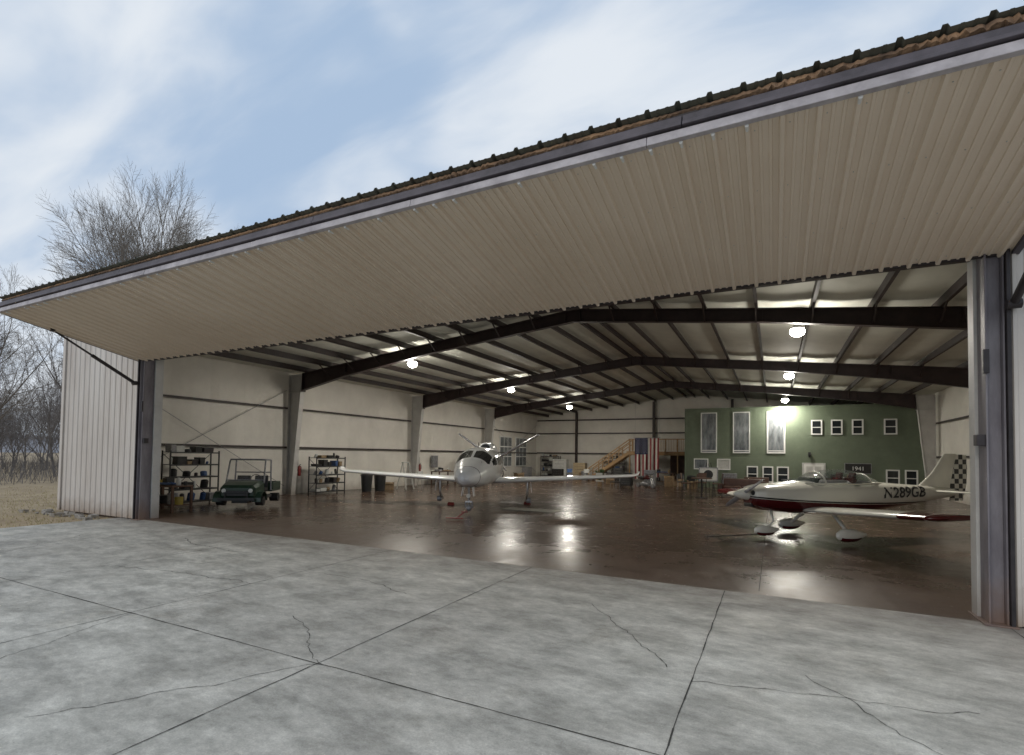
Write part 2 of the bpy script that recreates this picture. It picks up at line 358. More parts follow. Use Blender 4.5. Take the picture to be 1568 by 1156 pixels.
crack((-12,7.2),-.2,3,0.010); crack((-6.9,6.2),.3,2.4,0.008); crack((-2.2,6.8),-1.0,2.2,0.007); crack((-7,3.6),-1.3,2.4,.006); crack((1.2,4.4),2.4,1.6,.006); crack((-14.5,6.4),-.9,3,.010)
crack((-3.8,3.6),-2.45,2.2,.006); crack((-.66,4.9),.2,2.3,.006)
mb.obj('expansion_joint',['joint'],apron)
mb=MB()
for x in (-12.4,-6.3,-.2): strip([(x,8.7),(x,20),(x,32),(x,45)],.012)
for y in (17,26.3,35.6): strip([(-20,y),(-6,y),(7,y)],.012)
mb.obj('floor_joint',['joint'],hfloor)

# ---------------------------------------------------------------- hangar
H=empty('aircraft_hangar')
ZE=5.80; ZR=7.38
def zroof(x): return ZR-(ZR-ZE)*abs(x-RX)/(RX-XL)
mb=MB()
corrugated(mb,(XL,YF-0.10,0.02),(1,0,0),(0,0,1),(0,-1,0),JL-0.24-XL,5.70)
corrugated(mb,(JR+0.25,YF-0.10,0.02),(1,0,0),(0,0,1),(0,-1,0),XR-JR-0.25,5.70)
corrugated(mb,(JL-.24,YF-0.05,ZD+0.45),(1,0,0),(0,0,1),(0,-1,0),JR-JL+.48,1.1)
mb.obj('front_siding',['siding'],H)
mb=MB()
corrugated(mb,(XL,YF-0.1,0.02),(0,1,0),(0,0,1),(-1,0,0),YB-YF+0.2,5.70)
corrugated(mb,(XR,YF-0.1,0.02),(0,1,0),(0,0,1),(1,0,0),YB-YF+0.2,5.70)
corrugated(mb,(XL,YB+.1,0.02),(1,0,0),(0,0,1),(0,1,0),XR-XL,5.70)
mb.obj('side_siding',['siding'],H)
mb=MB()
mb.add([(XL,YF-.06,5.62),(XR,YF-.06,5.62),(RX,YF-.06,ZR+.05)],[(0,1,2)],0)
mb.add([(XL,YB+.05,5.62),(XR,YB+.05,5.62),(RX,YB+.05,ZR+.05)],[(0,1,2)],0)
mb.box(XL-.05,XL+.09,YF-.155,YF-.135,0.02,5.72,0)
mb.obj('gable_panels',['siding'],H)
mb=MB()
sl=math.atan2(ZR-ZE,RX-XL); Ls=(RX-XL)/math.cos(sl)+.3
corrugated(mb,(XL-.3,YF-.1,ZE+.02),(0,1,0),(math.cos(sl),0,math.sin(sl)),(0,0,1),YB-YF+.3,Ls)
corrugated(mb,(XR+.3,YF-.1,ZE+.02),(0,1,0),(-math.cos(sl),0,math.sin(sl)),(0,0,1),YB-YF+.3,Ls)
mb.obj('roof_sheets',['roofm'],H)
mb=MB()
for sgn,xe in ((-1,XL),(1,XR)):
    n=60; Lh=abs(xe-RX)
    for i in range(n):
        vs=[]
        for j in (i,i+1):
            d=Lh*j/n; sag=-0.05*abs(math.sin(math.pi*d/1.45))
            x=RX+sgn*d; vs.append((x,zroof(x)+sag))
        mb.add([(vs[0][0],YF,vs[0][1]),(vs[1][0],YF,vs[1][1]),(vs[1][0],YB,vs[1][1]),(vs[0][0],YB,vs[0][1])],[(0,1,2,3)],0)
mb.obj('ceiling_insulation',['ceil'],H,smooth=True)
mb=MB()
for sgn in (-1,1):
    for k in range(0,11):
        d=0.35 if k==0 else 1.45*k
        x=RX+sgn*d
        if x<XL+0.1 or x>XR-0.1: continue
        z=zroof(x)-0.13
        mb.box(x-0.012,x+0.012,YF+0.05,YB-0.1,z-0.11,z+0.11,0)
        mb.box(x-0.012,x+0.075,YF+0.05,YB-0.1,z-0.125,z-0.111,0)
mb.obj('purlins',['purlin'],H)
FR=(17.0,26.3,35.6)
mb=MB(); mc=MB(); mr=MB()
def rafter(mb,y,full=True):
    for sgn,xe in ((-1,XL+1.18),(1,XR-1.18)):
        pts=[]
        L_=abs(xe-RX)
        for fr,dep in ((0,0.42),(0.45,0.40),(0.8,0.55),(1.0,0.78)):
            x=RX+sgn*L_*fr; pts.append((x,zroof(x)-0.25,dep))
        for (xa,za,da),(xb,zb,db) in zip(pts,pts[1:]):
            mb.add([(xa,y-.01,za),(xb,y-.01,zb),(xb,y-.01,zb-db),(xa,y-.01,za-da),(xa,y+.01,za),(xb,y+.01,zb),(xb,y+.01,zb-db),(xa,y+.01,za-da)],
                   [(0,1,2,3),(7,6,5,4)],0)
            mb.beam((xa,y,za),(xb,y,zb),0.2,0.018,0,up=(0,0,1))
            mb.beam((xa,y,za-da),(xb,y,zb-db),0.2,0.018,0,up=(0,0,1))
        xb,zb,db=pts[-1]; mb.box(xb-.012,xb+.012,y-.11,y+.11,zb-db-.08,zb,0)
        for fr in (0.02,0.45,0.8):
            x=RX+sgn*L_*fr; z=zroof(x)-.25; mb.box(x-.01,x+.01,y-.09,y+.09,z-.40,z-.02,0)
        for k in range(1,9):
            x=RX+sgn*1.45*k+.02; z=zroof(x)
            mb.beam((x,y-.05,z-.66),(x,y-.75,z-.2),.04,.04,0)
def column(mb,y,sgn,xe,wtop=0.85,wbot=0.32):
    zt=zroof(xe)-0.22
    xi_t=xe-sgn*wtop; xi_b=xe-sgn*wbot
    mb.add([(xe,y-.01,0),(xi_b,y-.01,0),(xi_t,y-.01,zt),(xe,y-.01,zt),(xe,y+.01,0),(xi_b,y+.01,0),(xi_t,y+.01,zt),(xe,y+.01,zt)],[(0,1,2,3),(7,6,5,4)],0)
    mb.beam((xi_b,y,0.01),(xi_t,y,zt),0.24,0.02,0,up=(1,0,0))
    mb.beam((xe,y,0.01),(xe,y,zt),0.24,0.02,0,up=(1,0,0))
    mb.box(min(xi_t,xe),max(xi_t,xe),y-.12,y+.12,zt-.01,zt+.015,0)
    mb.box(min(xi_t,xe),max(xi_t,xe),y-.10,y+.10,zt-.80,zt-.78,0)
    mb.box(min(xe,xi_b)-.05,max(xe,xi_b)+.05,y-.14,y+.14,0.0,0.03,0)
for y in FR:
    rafter(mr,y); column(mc,y,1,XR-.32); column(mc,y,-1,XL+.32)
rafter(mr,YF+0.35); 
mr.obj('rafters',['brown'],H); mc.obj('frame_columns',['col'],H)
mb=MB(); mg=MB()
wi=0.12
def lining_side(x,sgn):
    y=YF+.05
    nseg=int((YB-YF)/1.52)
    dy=(YB-.1-y)/nseg
    for i in range(nseg):
        y0=y+i*dy
        for j in range(4):
            a=y0+dy*j/4; b=y0+dy*(j+1)/4
            oa=0.03*math.sin(math.pi*j/4); ob=0.03*math.sin(math.pi*(j+1)/4)
            mb.add([(x-sgn*oa,a,0.0),(x-sgn*ob,b,0.0),(x-sgn*ob,b,zroof(x)),(x-sgn*oa,a,zroof(x))],[(0,1,2,3)],0)
lining_side(XL+wi,-1); lining_side(XR-wi,1)
nb=18
for i in range(nb):
    xa=XL+wi+(XR-XL-2*wi)*i/nb; xb=XL+wi+(XR-XL-2*wi)*(i+1)/nb
    for j in range(4):
        a=xa+(xb-xa)*j/4;b=xa+(xb-xa)*(j+1)/4;oa=0.03*math.sin(math.pi*j/4); ob=0.03*math.sin(math.pi*(j+1)/4)
        mb.add([(a,YB-.1-oa,0),(b,YB-.1-ob,0),(b,YB-.1-ob,zroof(b)),(a,YB-.1-oa,zroof(a))],[(0,1,2,3)],0)
for x0,x1 in ((XL+wi,JL-.25),(JR+.28,XR-wi)):
    mb.add([(x0,YF+.04,0),(x1,YF+.04,0),(x1,YF+.04,zroof(x1)),(x0,YF+.04,zroof(x0))],[(0,1,2,3)],0)
mb.add([(JL-.25,YF+.04,ZD+.4),(JR+.28,YF+.04,ZD+.4),(JR+.28,YF+.04,zroof(JR)),(RX,YF+.04,ZR),(JL-.25,YF+.04,zroof(JL))],[(0,1,2,3,4)],0)
mb.obj('wall_insulation',['insul'],H,smooth=False)
for z in (2.25,4.1):
    for x,s in ((XL+wi+.08,1),(XR-wi-.08,-1)):
        mg.box(x-.06,x+.06,YF+.2,YB-.15,z-.012,z+.012,0); mg.box(x+s*.055,x+s*.067,YF+.2,YB-.15,z-.075,z+.011,0)
    mg.box(XL+.3,XR-.3,YB-.30,YB-.16,z-.04,z+.06,0)
mg.box(XL+.3,XR-.3,YB-.30,YB-.16,5.3,5.42,0)
for x in (-16.4,-9.3,-3,3): mg.box(x-.1,x+.1,YB-.5,YB-.31,0,zroof(x)-.2,0)
mg.obj('girts',['purlin'],H)
mb=MB()
def rod(a,b,r=.012): mb.tube([a,b],r,5,0)
rod((XL+.3,YF+.4,4.9),(XL+.3,16.8,0.4)); rod((XL+.3,YF+.4,.4),(XL+.3,16.8,4.9))
rod((XL+.3,35.9,4.9),(XL+.3,45.5,.4)); rod((XL+.3,35.9,.4),(XL+.3,45.5,4.9))
mb.obj('brace_rods',['grey'],H)
mb=MB()
mb.tube([(XL+.36,17.5,1.3),(XL+.36,17.5,5.2)],.014,6,0); mb.tube([(XL+.34,26.8,1.3),(XL+.34,26.8,5.2)],.014,6,0)
mb.box(XL+.30,XL+.40,17.4,17.6,1.1,1.35,0); mb.box(XL+.28,XL+.40,26.6,27.0,1.2,1.8,0)
mb.box(XL+.28,XL+.42,28.4,29.0,1.1,1.9,0)
mb.obj('electrical_boxes',['grey'],H,bevel=.006)
mb=MB()
for y0 in (38.2,41.2):
    mb.box(XL+.16,XL+.24,y0,y0+2.2,1.0,3.6,0)
    for i in range(3):
        for j in range(3):
            mb.box(XL+.24,XL+.255,y0+.08+i*.71,y0+.08+i*.71+.62,1.08+j*.84,1.08+j*.84+.76,1)
mb.obj('wall_windows',['white','glassw'],H)
mb=MB()
def jamb(xo,s):
    mb.box(min(xo,xo-s*.02),max(xo,xo-s*.02),YF-.12,YF+.16,0.0,5.4,1)
    mb.box(min(xo-s*.17,xo-s*.19),max(xo-s*.17,xo-s*.19),YF-.12,YF+.16,0.0,5.4,0)
    mb.box(min(xo-s*.021,xo-s*.169),max(xo-s*.021,xo-s*.169),YF-.04,YF-.02,0.0,5.4,0)
    mb.box(min(xo-s*.195,xo-s*.235),max(xo-s*.195,xo-s*.235),YF-.17,YF-.02,0.0,ZD+.1,2)
    mb.box(min(xo+s*.03,xo-s*.16),max(xo+s*.03,xo-s*.16),YF+.18,YF+.40,0.0,5.4,3)
    mb.box(min(xo+s*.06,xo-s*.26),max(xo+s*.06,xo-s*.26),YF-.2,YF+.42,0.0,.02,0)
jamb(JL,1); jamb(JR,-1)
mb.box(JL+.05,JR-.05,YF-.02,YF+.22,ZD+.06,ZD+.4,4)
mb.obj('door_jambs',['jamb','jamb','dark','col','brown'],H,bevel=.004)
mb=MB()
for xo,s in ((JL,1),(JR,-1)):
    mb.box(min(xo+s*.0,xo+s*.09),max(xo+s*.0,xo+s*.09),YF-.10,YF+.02,2.2,2.34,0)
    mb.box(xo-.03,xo+.03,YF-.16,YF-.12,3.1,3.4,0)
mb.obj('jamb_latches',['dark'],H,bevel=.005)

# raised door leaf
D=empty('hangar_door',(0,YF-0.07,ZD+.03))
Vd=Vector((0,-3.10,0.66)); VL=Vd.length; Vd.normalize(); Nd=Vector((1,0,0)).cross(Vd); 
if Nd.z<0: Nd=-Nd
x0,x1=-16.42,2.66; Wd=x1-x0
mb=MB()
corrugated(mb,(x0,0,0),(1,0,0),Vd,-Nd,Wd,VL-.02,0.305,0.048,0,0.014,rows=1)
mb.obj('door_underside_panel',['leaf'],D)
mb=MB()
o=Vector((x0-.03,0,0))+Nd*0.30-Vd*.0
corrugated(mb,o,(1,0,0),Vd,Nd,Wd+.06,VL+.10,0.305,0.040,0,0.006)
mb.obj('door_top_sheet',['roofm'],D)
def P(u,v,n): return Vector((u,0,0))+Vd*v+Nd*n
def slab(mb,u0,u1,v0,v1,n0,n1,m):
    vs=[P(u,v,n) for u in (u0,u1) for v in (v0,v1) for n in (n0,n1)]
    mb.add(vs,[(0,1,3,2),(4,6,7,5),(0,4,5,1),(2,3,7,6),(0,2,6,4),(1,5,7,3)],m)
mb=MB()
u=x0
while u<x1:
    u2_=min(x1,u+3.05); slab(mb,u+.002,u2_-.002,VL-.018,VL+.04+U(-.003,.003),-.052,.050,0); u=u2_
slab(mb,x0,x1,VL-.02,VL+.03,.052,.068,2)
u=x0
while u<x1:
    u2_=min(x1,u+5.2); slab(mb,u+.004,u2_-.004,VL-.02,VL+.07,.070,.112,1); slab(mb,u+.004,u2_-.004,VL-.02,VL+.05,.1125,.200,1); u=u2_
slab(mb,x0,x1,VL-.02,VL+.02,.201,.30,2)
for xx in (x0,x1): slab(mb,xx-.04,xx+.04,0.02,VL-.03,-.05,.29,1)
slab(mb,x0,x1,-.03,.02,-.02,.28,2)
mb.obj('door_frame',['trim','plum','dark'],D,bevel=.006)
mb=MB()
n=700
ring=[]
for i in range(n+1):
    u=x0+Wd*i/n
    big=max(0,min(1,(u+9)/9))*(0.55+0.45*math.sin(u*1.3)+.3*math.sin(u*3.7+1))
    out=0.035+0.045*R()*max(.15,big); lo=0.232-0.04*R()*max(0,big); hi=0.294
    ring.append([P(u,VL,lo),P(u,VL+out,lo+.01+.02*R()),P(u,VL+out*.8,hi-.02*R()),P(u,VL,hi)])
mb.loft(ring,0,True); mb.obj('closure_foam',['foam'],D)
mb=MB()
u=x0+.03
while u<x1:
    if R()<.8: mb.tube([P(u,VL-.10,-.048),P(u,VL-.018,-.058)],[.014,.020],6,0)
    u+=.305*random.choice((1,1,2,3))
mb.obj('panel_clips',['white'],D)
mb=MB()
for v_ in (.12,1.1,2.1,3.0):
    u=x0+.095
    while u<x1:
        c=P(u,v_,-.001); mb.cyl(c,Nd,.006,.012,6,0); u+=.305
mb.obj('panel_screws',['offw'],D)
mb=MB()
for xx,s in ((JL-.24,1),(JR+.24,-1)):
    p0=Vector((xx,-.16,3.92-(ZD+.03))); p1=Vector((xx,0,0))+Vd*2.15+Nd*-.01
    mid=p0.lerp(p1,.55)
    mb.tube([p0,mid],.045,10,0); mb.tube([mid,p1],.025,10,0)
    mb.cyl(p0,(1,0,0),.06,.14,12,0); mb.cyl(p1,(1,0,0),.05,.14,12,0)
mb.obj('door_struts',['dark'],D,smooth=True)
mb=MB()
for i in range(34):
    x=U(-21.8,-17.3); y=YF-.3-U(0,.5); s=U(.03,.13)
    c=Vector((x,y,-.03+s*.3)); vs=[]
    for k in range(8):
        sx=1 if k&1 else -1; sy=1 if k&2 else -1; sz=1 if k&4 else -1
        vs.append(c+Vector((sx*s*U(.6,1.1),sy*s*U(.5,1),sz*s*U(.3,.6))))
    mb.add(vs,[(0,1,3,2),(4,6,7,5),(0,4,5,1),(2,3,7,6),(0,2,6,4),(1,5,7,3)],0)
mb.obj('rubble',['rubble'],None,bevel=.012)

# ---------------------------------------------------------------- high bay lamps
glow=emis('lamp_glow',(1,0.96,0.86),60)
for y in (17.8,27.2,37.0):
    for x in (-13.9,0.65):
        z=5.9 if y<37 else 5.75
        e=empty('high_bay_light',(x,y,z))
        mb=MB(); mb.tube([(0,0,.34),(0,0,.22),(0,0,.20),(0,0,.10),(0,0,0.06)],[.07,.09,.12,.16,.18],20,0)
        mb.tube([(0,0,.34),(0,0,zroof(x)-z-.02)],.012,6,0); mb.obj('housing',['grey'],e,smooth=True)
        m2=MB(); m2.tube([(0,0,.055),(0,0,.0),(0,0,-.06),(0,0,-.12),(0,0,-.16),(0,0,-.18)],[.18,.205,.205,.165,.10,.03],20,0); m2.obj('lens',[glow],e,smooth=True)
        l=bpy.data.lights.new('lamp','AREA'); l.shape='DISK'; l.size=.45; l.energy=200; l.color=(1,.95,.85)
        lo=bpy.data.objects.new('lamp',l); scene.collection.objects.link(lo); lo.parent=e; lo.location=(0,0,-.20)
        l2=bpy.data.lights.new('lamp_spill','POINT'); l2.energy=150; l2.shadow_soft_size=.25; l2.color=(1,.95,.85)
        lo=bpy.data.objects.new('lamp_spill',l2); scene.collection.objects.link(lo); lo.parent=e; lo.location=(0,0,-.55)

# ---------------------------------------------------------------- green office block
O=empty('green_office_block',(0,0,0))
GY=37.8
mb=MB()
gx0,gx1=-5.5,XR-.35
nb=int(5.35/.15)
for i in range(nb):
    z0=i*5.35/nb; z1=(i+1)*5.35/nb
    mb.add([(gx0,GY-.018,z0),(gx1,GY-.018,z0),(gx1,GY,z1),(gx0,GY,z1)],[(0,1,2,3)],0)
    mb.add([(gx0,GY-.018,z0),(gx1,GY-.018,z0),(gx1,GY,z0),(gx0,GY,z0)],[(3,2,1,0)],0)
mb.box(gx0-.02,gx0+.0,GY-.02,YB-.2,0,5.35,0)
mb.box(gx0,gx1,GY+.01,YB-.2,5.30,5.36,0)
mb.obj('siding',['green'],O,fixn=False)
mb=MB()
def window(xa,xb,za,zb,fr=.09,gm=1,bars=0):
    mb.box(xa,xb,GY-.06,GY-.022,za,za+fr,0); mb.box(xa,xb,GY-.06,GY-.022,zb-fr,zb,0)
    mb.box(xa,xa+fr,GY-.06,GY-.022,za+fr,zb-fr,0); mb.box(xb-fr,xb,GY-.06,GY-.022,za+fr,zb-fr,0)
    mb.box(xa+fr,xb-fr,GY-.040,GY-.030,za+fr,zb-fr,gm)
    if bars: 
        zm=za+(zb-za)*bars; mb.box(xa+fr,xb-fr,GY-.052,GY-.041,zm-.025,zm+.025,0)
window(-4.5,-3.45,2.35,5.12,.07,2,.06); window(-2.45,-1.4,2.35,5.12,.07,2,.06); window(-.4,.68,2.35,5.12,.09,2,.06)
for a,b in ((2.12,2.74),(3.2,3.82),(4.3,4.9),(5.92,6.58)): window(a,b,3.55,4.5,.08,1,.5)
window(-4.95,-4.0,1.2,1.95,.07,2); window(-3.45,-2.6,1.2,1.95,.07,3)
for a,b in ((-1.6,-.92),(-.66,-.02),(.18,.88)): window(a,b,.45,1.5,.08,1,.5)
for a,b in ((6.0,6.68),(6.92,7.55)): window(a,b,.45,1.45,.08,1,.5)
mb.obj('windows',['white','glassd','glassw','offw'],O,bevel=.004)
mb=MB()
mb.box(1.62,2.9,GY-.07,GY-.022,0,1.78,0); mb.box(1.72,2.8,GY-.08,GY-.071,.05,1.68,1)
for zz in (.2,.95): 
    mb.box(1.85,2.2,GY-.086,GY-.081,zz,zz+.6,0); mb.box(2.32,2.67,GY-.086,GY-.081,zz,zz+.6,0)
mb.cyl((2.72,GY-.12,.85),(0,1,0),.03,.08,10,2)
mb.obj('white_door',['offw','white','chrome'],O,bevel=.005)
mb=MB(); mb.box(3.9,5.3,GY-.06,GY-.025,1.15,1.8,0); mb.box(3.94,5.26,GY-.066,GY-.061,1.19,1.76,1)
mb.obj('sign_board',['grey','black'],O)
tx=bpy.data.curves.new('t','FONT'); tx.body='1941'; tx.size=.34; tx.align_x='CENTER'
to=bpy.data.objects.new('sign_text',tx); scene.collection.objects.link(to); to.parent=O; to.location=(4.6,GY-.07,1.36); to.rotation_euler=(math.pi/2,0,0); tx.materials.append(M['white'])
mb=MB(); mb.box(1.95,2.1,GY-.16,GY-.02,2.25,2.45,0); mb.tube([(2.02,GY-.14,2.25),(2.02,GY-.14,2.13)],[.07,.04],8,0); mb.obj('wall_lantern',['black'],O)
mb=MB(); mb.box(gx0-.06,gx0+.06,GY-.05,GY-.02,0,5.33,0); mb.box(gx0-.06,gx1,GY-.04,GY-.02,5.34,5.42,0); mb.obj('trim',['green'],O)

# stairs & deck
S=empty('wooden_staircase',(0,0,0))
mb=MB()
n=13; xs0,xs1=-13.8,-10.4; zt=2.45
for yy in (41.5,42.6):
    mb.beam((xs0,yy,.1),(xs1,yy,zt-.1),.05,.26,0)
    mb.beam((xs0,yy,1.0),(xs1,yy,zt+.95),.05,.09,0); mb.beam((xs0,yy,.65),(xs1,yy,zt+.6),.03,.06,0)
    for i in range(5):
        f=i/4; x=xs0+(xs1-xs0)*f; mb.box(x-.04,x+.04,yy-.04,yy+.04,max(0,zt*f-.1),zt*f+1.0,0)
for i in range(n):
    x=xs0+(xs1-xs0)*(i+.5)/n; z=zt*(i+1)/n; mb.box(x-.14,x+.14,41.53,42.57,z-.04,z,0)
mb.box(xs1,-5.6,41.4,44.5,zt-.06,zt,0)
for i in range(6): 
    x=xs1+.05+i*.93; mb.box(x-.045,x+.045,41.38,41.47,0 if i%2==0 else zt,zt+1.0,0)
mb.box(xs1,-5.6,41.38,41.42,zt+.93,zt+1.0,0)
mb.box(xs1,-5.6,41.40,41.43,zt-.3,zt-.061,0)
for i in range(38):
    x=xs1+.1+i*.124; mb.box(x-.015,x+.015,41.40,41.43,zt+.08,zt+.93,0)
mb.box(-7.6,-5.9,43.9,44.0,0.02,zt-.08,1)
mb.obj('stair_and_deck',['wood','wood2'],S,bevel=.004)

# flag hanging vertically
mb=MB()
fx0,fx1,fz0,fz1=-9.6,-7.75,.3,3.45; nx,nz=52,48
def fp(i,j):
    x=fx0+(fx1-fx0)*i/nx; z=fz1-(fz1-fz0)*j/nz
    return (x,40.0+.05*math.sin(i*.45+j*.03)*(.4+j/nz),z+.01*math.sin(i*.3))
mb.v=[fp(i,j) for j in range(nz+1) for i in range(nx+1)]
for j in range(nz):
    for i in range(nx):
        mb.f.append([j*(nx+1)+i,j*(nx+1)+i+1,(j+1)*(nx+1)+i+1,(j+1)*(nx+1)+i])
        st=int(i/(nx/13)); m=1 if (st%2==0) else 2
        if i<28 and j<19: m=0
        mb.m.append(m)
for r in range(9):
    for c in range(6 if r%2==0 else 5):
        x=fx0+.09+ (r+.5)*.1; z=fz1-.1-(c+(0 if r%2==0 else .5))*.2
        pts=[]
        for k in range(10):
            rr=.035 if k%2==0 else .015; pts.append((x+rr*math.sin(k*math.pi/5),39.93,z+rr*math.cos(k*math.pi/5)))
        mb.add(pts,[list(range(10))],2)
F=mb.obj('american_flag',['navy','fred','fwhite'],None,smooth=True,fixn=False)
mb=MB(); mb.tube([(fx0-.1,40,fz1+.02),(fx1+.1,40,fz1+.02)],.02,8,0); mb.tube([(fx0,40,fz1+.02),(fx0,40.2,zroof(fx0)-.3)],.006,4,0); mb.tube([(fx1,40,fz1+.02),(fx1,40.2,zroof(fx1)-.3)],.006,4,0); mb.obj('flag_pole',['grey'],F)

def wheel(mb,c,r,wd,axis=(0,1,0),mt_=0,mh=1):
    c=Vector(c);a=Vector(axis).normalized()
    prof=[(-.5,.72),(-.5,.9),(-.36,1.0),(.36,1.0),(.5,.9),(.5,.72)]
    mb.tube([c+a*wd*p for p,_ in prof],[r*q for _,q in prof],24,mt_)
    mb.tube([c-a*wd*.52,c+a*wd*.52],r*.5,18,mh)
    mb.tube([c-a*wd*.56,c+a*wd*.56],r*.15,10,mh)
def interp(tab,x,k):
    for a,b in zip(tab,tab[1:]):
        lo,hi=min(a[0],b[0]),max(a[0],b[0])
        if lo<=x<=hi:
            t=(x-a[0])/(b[0]-a[0]); 
            return a[k]+(b[k]-a[k])*t
    return tab[-1][k] if abs(x-tab[-1][0])<abs(x-tab[0][0]) else tab[0][k]
def catmull(tab,nsub):
    out=[]
    for i in range(len(tab)-1):
        p0=tab[max(i-1,0)];p1=tab[i];p2=tab[i+1];p3=tab[min(i+2,len(tab)-1)]
        for s in range(nsub):
            t=s/nsub
            out.append(tuple((p1[0]+(p2[0]-p1[0])*t) if k==0 else .5*((2*p1[k])+(-p0[k]+p2[k])*t+(2*p0[k]-5*p1[k]+4*p2[k]-p3[k])*t*t+(-p0[k]+3*p1[k]-3*p2[k]+p3[k])*t**3) for k in range(len(p1))))
    out.append(tab[-1]); return out
def fus_rings(tab,n,e=2.3):
    rings=[]
    for (x,zc,hw,ht,hb) in tab:
        r=[]
        for k in range(n):
            a=2*math.pi*k/n; c,s=math.cos(a),math.sin(a)
            y=hw*math.copysign(abs(c)**(2/e),c); z=(ht if s>0 else hb)*math.copysign(abs(s)**(2/e),s)
            r.append((x,y,zc+z))
        rings.append(r)
    return rings
AF=[(1,0),(.9,.012),(.7,.035),(.5,.052),(.3,.06),(.15,.052),(.06,.036),(.015,.018),(0,0),(.015,-.016),(.06,-.028),(.15,-.038),(.3,-.042),(.5,-.036),(.7,-.024),(.9,-.008)]
def surface(mb,stations,thick=1.0,m=0,fm=None,upv=(0,0,1)):
    rings=[]
    for le,ch,uv in stations:
        le=Vector(le);uv=Vector(uv).normalized()
        rings.append([le+Vector((-1,0,0))*(a*ch)+uv*(b*ch*thick) for a,b in AF])
    mb.loft(rings,m,True,fm)

# ---------------------------------------------------------------- jet
J=empty('white_jet_aircraft',(-8.84,14.1,0),(0.36,-0.93))
tab=[(-0.0,1.22,.02,.02,.02),(-.06,1.22,.14,.11,.11),(-.2,1.24,.27,.2,.22),(-.5,1.28,.42,.32,.34),(-1.0,1.34,.57,.45,.47),(-1.6,1.41,.69,.62,.56),(-2.2,1.47,.77,.76,.62),(-3.0,1.5,.8,.79,.66),(-4.0,1.53,.78,.76,.66),(-5.0,1.57,.66,.66,.58),(-6.0,1.63,.48,.5,.46),(-7.0,1.72,.3,.33,.32),(-8.0,1.8,.17,.2,.2),(-8.9,1.85,.05,.06,.06)]
ct=catmull(tab,12)
def jm(c):
    s=-c.x; ay=abs(c.y)
    # panel seams
    if .52<s<.545 or (3.12<s<3.14) or (2.38<s<2.40): return 2
    if 1.30<s<2.02 and c.z>1.68 and .03<ay<.60 and c.z<2.14 : return 1
    if 1.75<s<2.3 and ay>=.635 and 1.64<c.z<1.97: return 1
    if 2.45<s<3.05 and 1.64<c.z<1.98 : return 1
    if 3.25<s<3.85 and 1.68<c.z<1.98: return 1
    if 4.05<s<4.5 and 1.72<c.z<1.96: return 1
    return 0
mb=MB(); mb.loft(fus_rings(ct,120,2.2),0,True,jm); mb.obj('fuselage',['jet','glassd','jetgrey'],J,smooth=True)
mb=MB()
nac=[(-4.3,2.22,.26,.23,.22),(-4.36,2.22,.30,.27,.25),(-4.8,2.22,.33,.3,.3),(-5.6,2.2,.32,.3,.3),(-6.4,2.15,.25,.24,.3),(-6.9,2.12,.17,.17,.25)]
mb.loft(fus_rings(catmull(nac,4),32,2.0),0,True); mb.obj('engine_nacelle',['jet'],J,smooth=True)
mb=MB(); mb.tube([(-4.27,0,2.22),(-4.31,0,2.22)],[.20,.22],24,0); mb.tube([(-6.86,0,2.11),(-7.02,0,2.1)],[.14,.12],20,1); mb.obj('engine_inlet',['black','grey'],J,smooth=True)
mb=MB()
for s in (1,-1):
    surface(mb,[((-3.35,s*.3,.98),2.1,(0,0,1)),((-3.45,s*1.0,1.0),1.75,(0,0,1)),((-3.75,s*3.5,1.12),1.3,(0,0,1)),((-4.05,s*5.8,1.24),.92,(0,0,1)),((-4.2,s*6.05,1.30),.7,(0,-s*.5,1)),((-4.45,s*6.15,1.42),.4,(0,-s*1,.4))],1.35)
mb.obj('wings',['jet'],J,smooth=True)
mb=MB()
for s in (1,-1):
    uv=(0,-s*.62,.78)
    surface(mb,[((-6.9,s*.12,1.85),1.35,uv),((-7.7,s*1.0,2.4),1.05,uv),((-8.35,s*1.95,3.0),.75,uv)],1.0)
    surface(mb,[((-7.2,s*.1,1.7),1.0,(0,s*.7,.7)),((-7.9,s*.45,1.25),.5,(0,s*.7,.7))],.8)
mb.obj('v_tail',['jetgrey'],J,smooth=True)
mb=MB()
mb.tube([(-.78,0,.95),(-.86,0,.24)],[.05,.035],10,2); mb.beam((-.84,.11,.42),(-.87,.11,.2),.02,.05,2); mb.beam((-.84,-.11,.42),(-.87,-.11,.2),.02,.05,2)
mb.beam((-.82,-.12,.42),(-.82,.12,.42),.05,.05,2); mb.beam((-.95,0,.95),(-.87,0,.5),.03,.03,2)
wheel(mb,(-.87,0,.2),.2,.13)
mb.cyl((-.74,0,.62),(1,0,0),.07,.05,14,3)
for s in (.16,-.16): mb.beam((-.7,s,.92),(-.7,s*1.3,.62),.02,.3,4,up=(1,0,0))
for s in (1,-1):
    mb.tube([(-4.0,s*1.75,1.0),(-3.95,s*1.75,.5),(-4.05,s*1.72,.25)],[.05,.045,.035],10,2)
    mb.beam((-3.95,s*1.75,.5),(-4.15,s*1.66,.22),.04,.05,2)
    wheel(mb,(-4.12,s*1.80,.22),.22,.16)
    mb.beam((-4.0,s*1.88,.98),(-4.0,s*1.92,.55),.02,.35,4,up=(1,0,0))
mb.obj('landing_gear',['rubber','grey','chrome','headl','jet'],J,smooth=True)
mb=MB()
for y_ in (.2,-.2): mb.tube([(-.75,y_,.93),(-.55,y_*1.5,.95)],.012,5,0)
mb.tube([(-2.6,0,2.28),(-2.65,0,2.46)],[.02,.008],6,0); mb.tube([(-1.2,.35,1.7),(-1.05,.38,1.76)],.01,5,0)
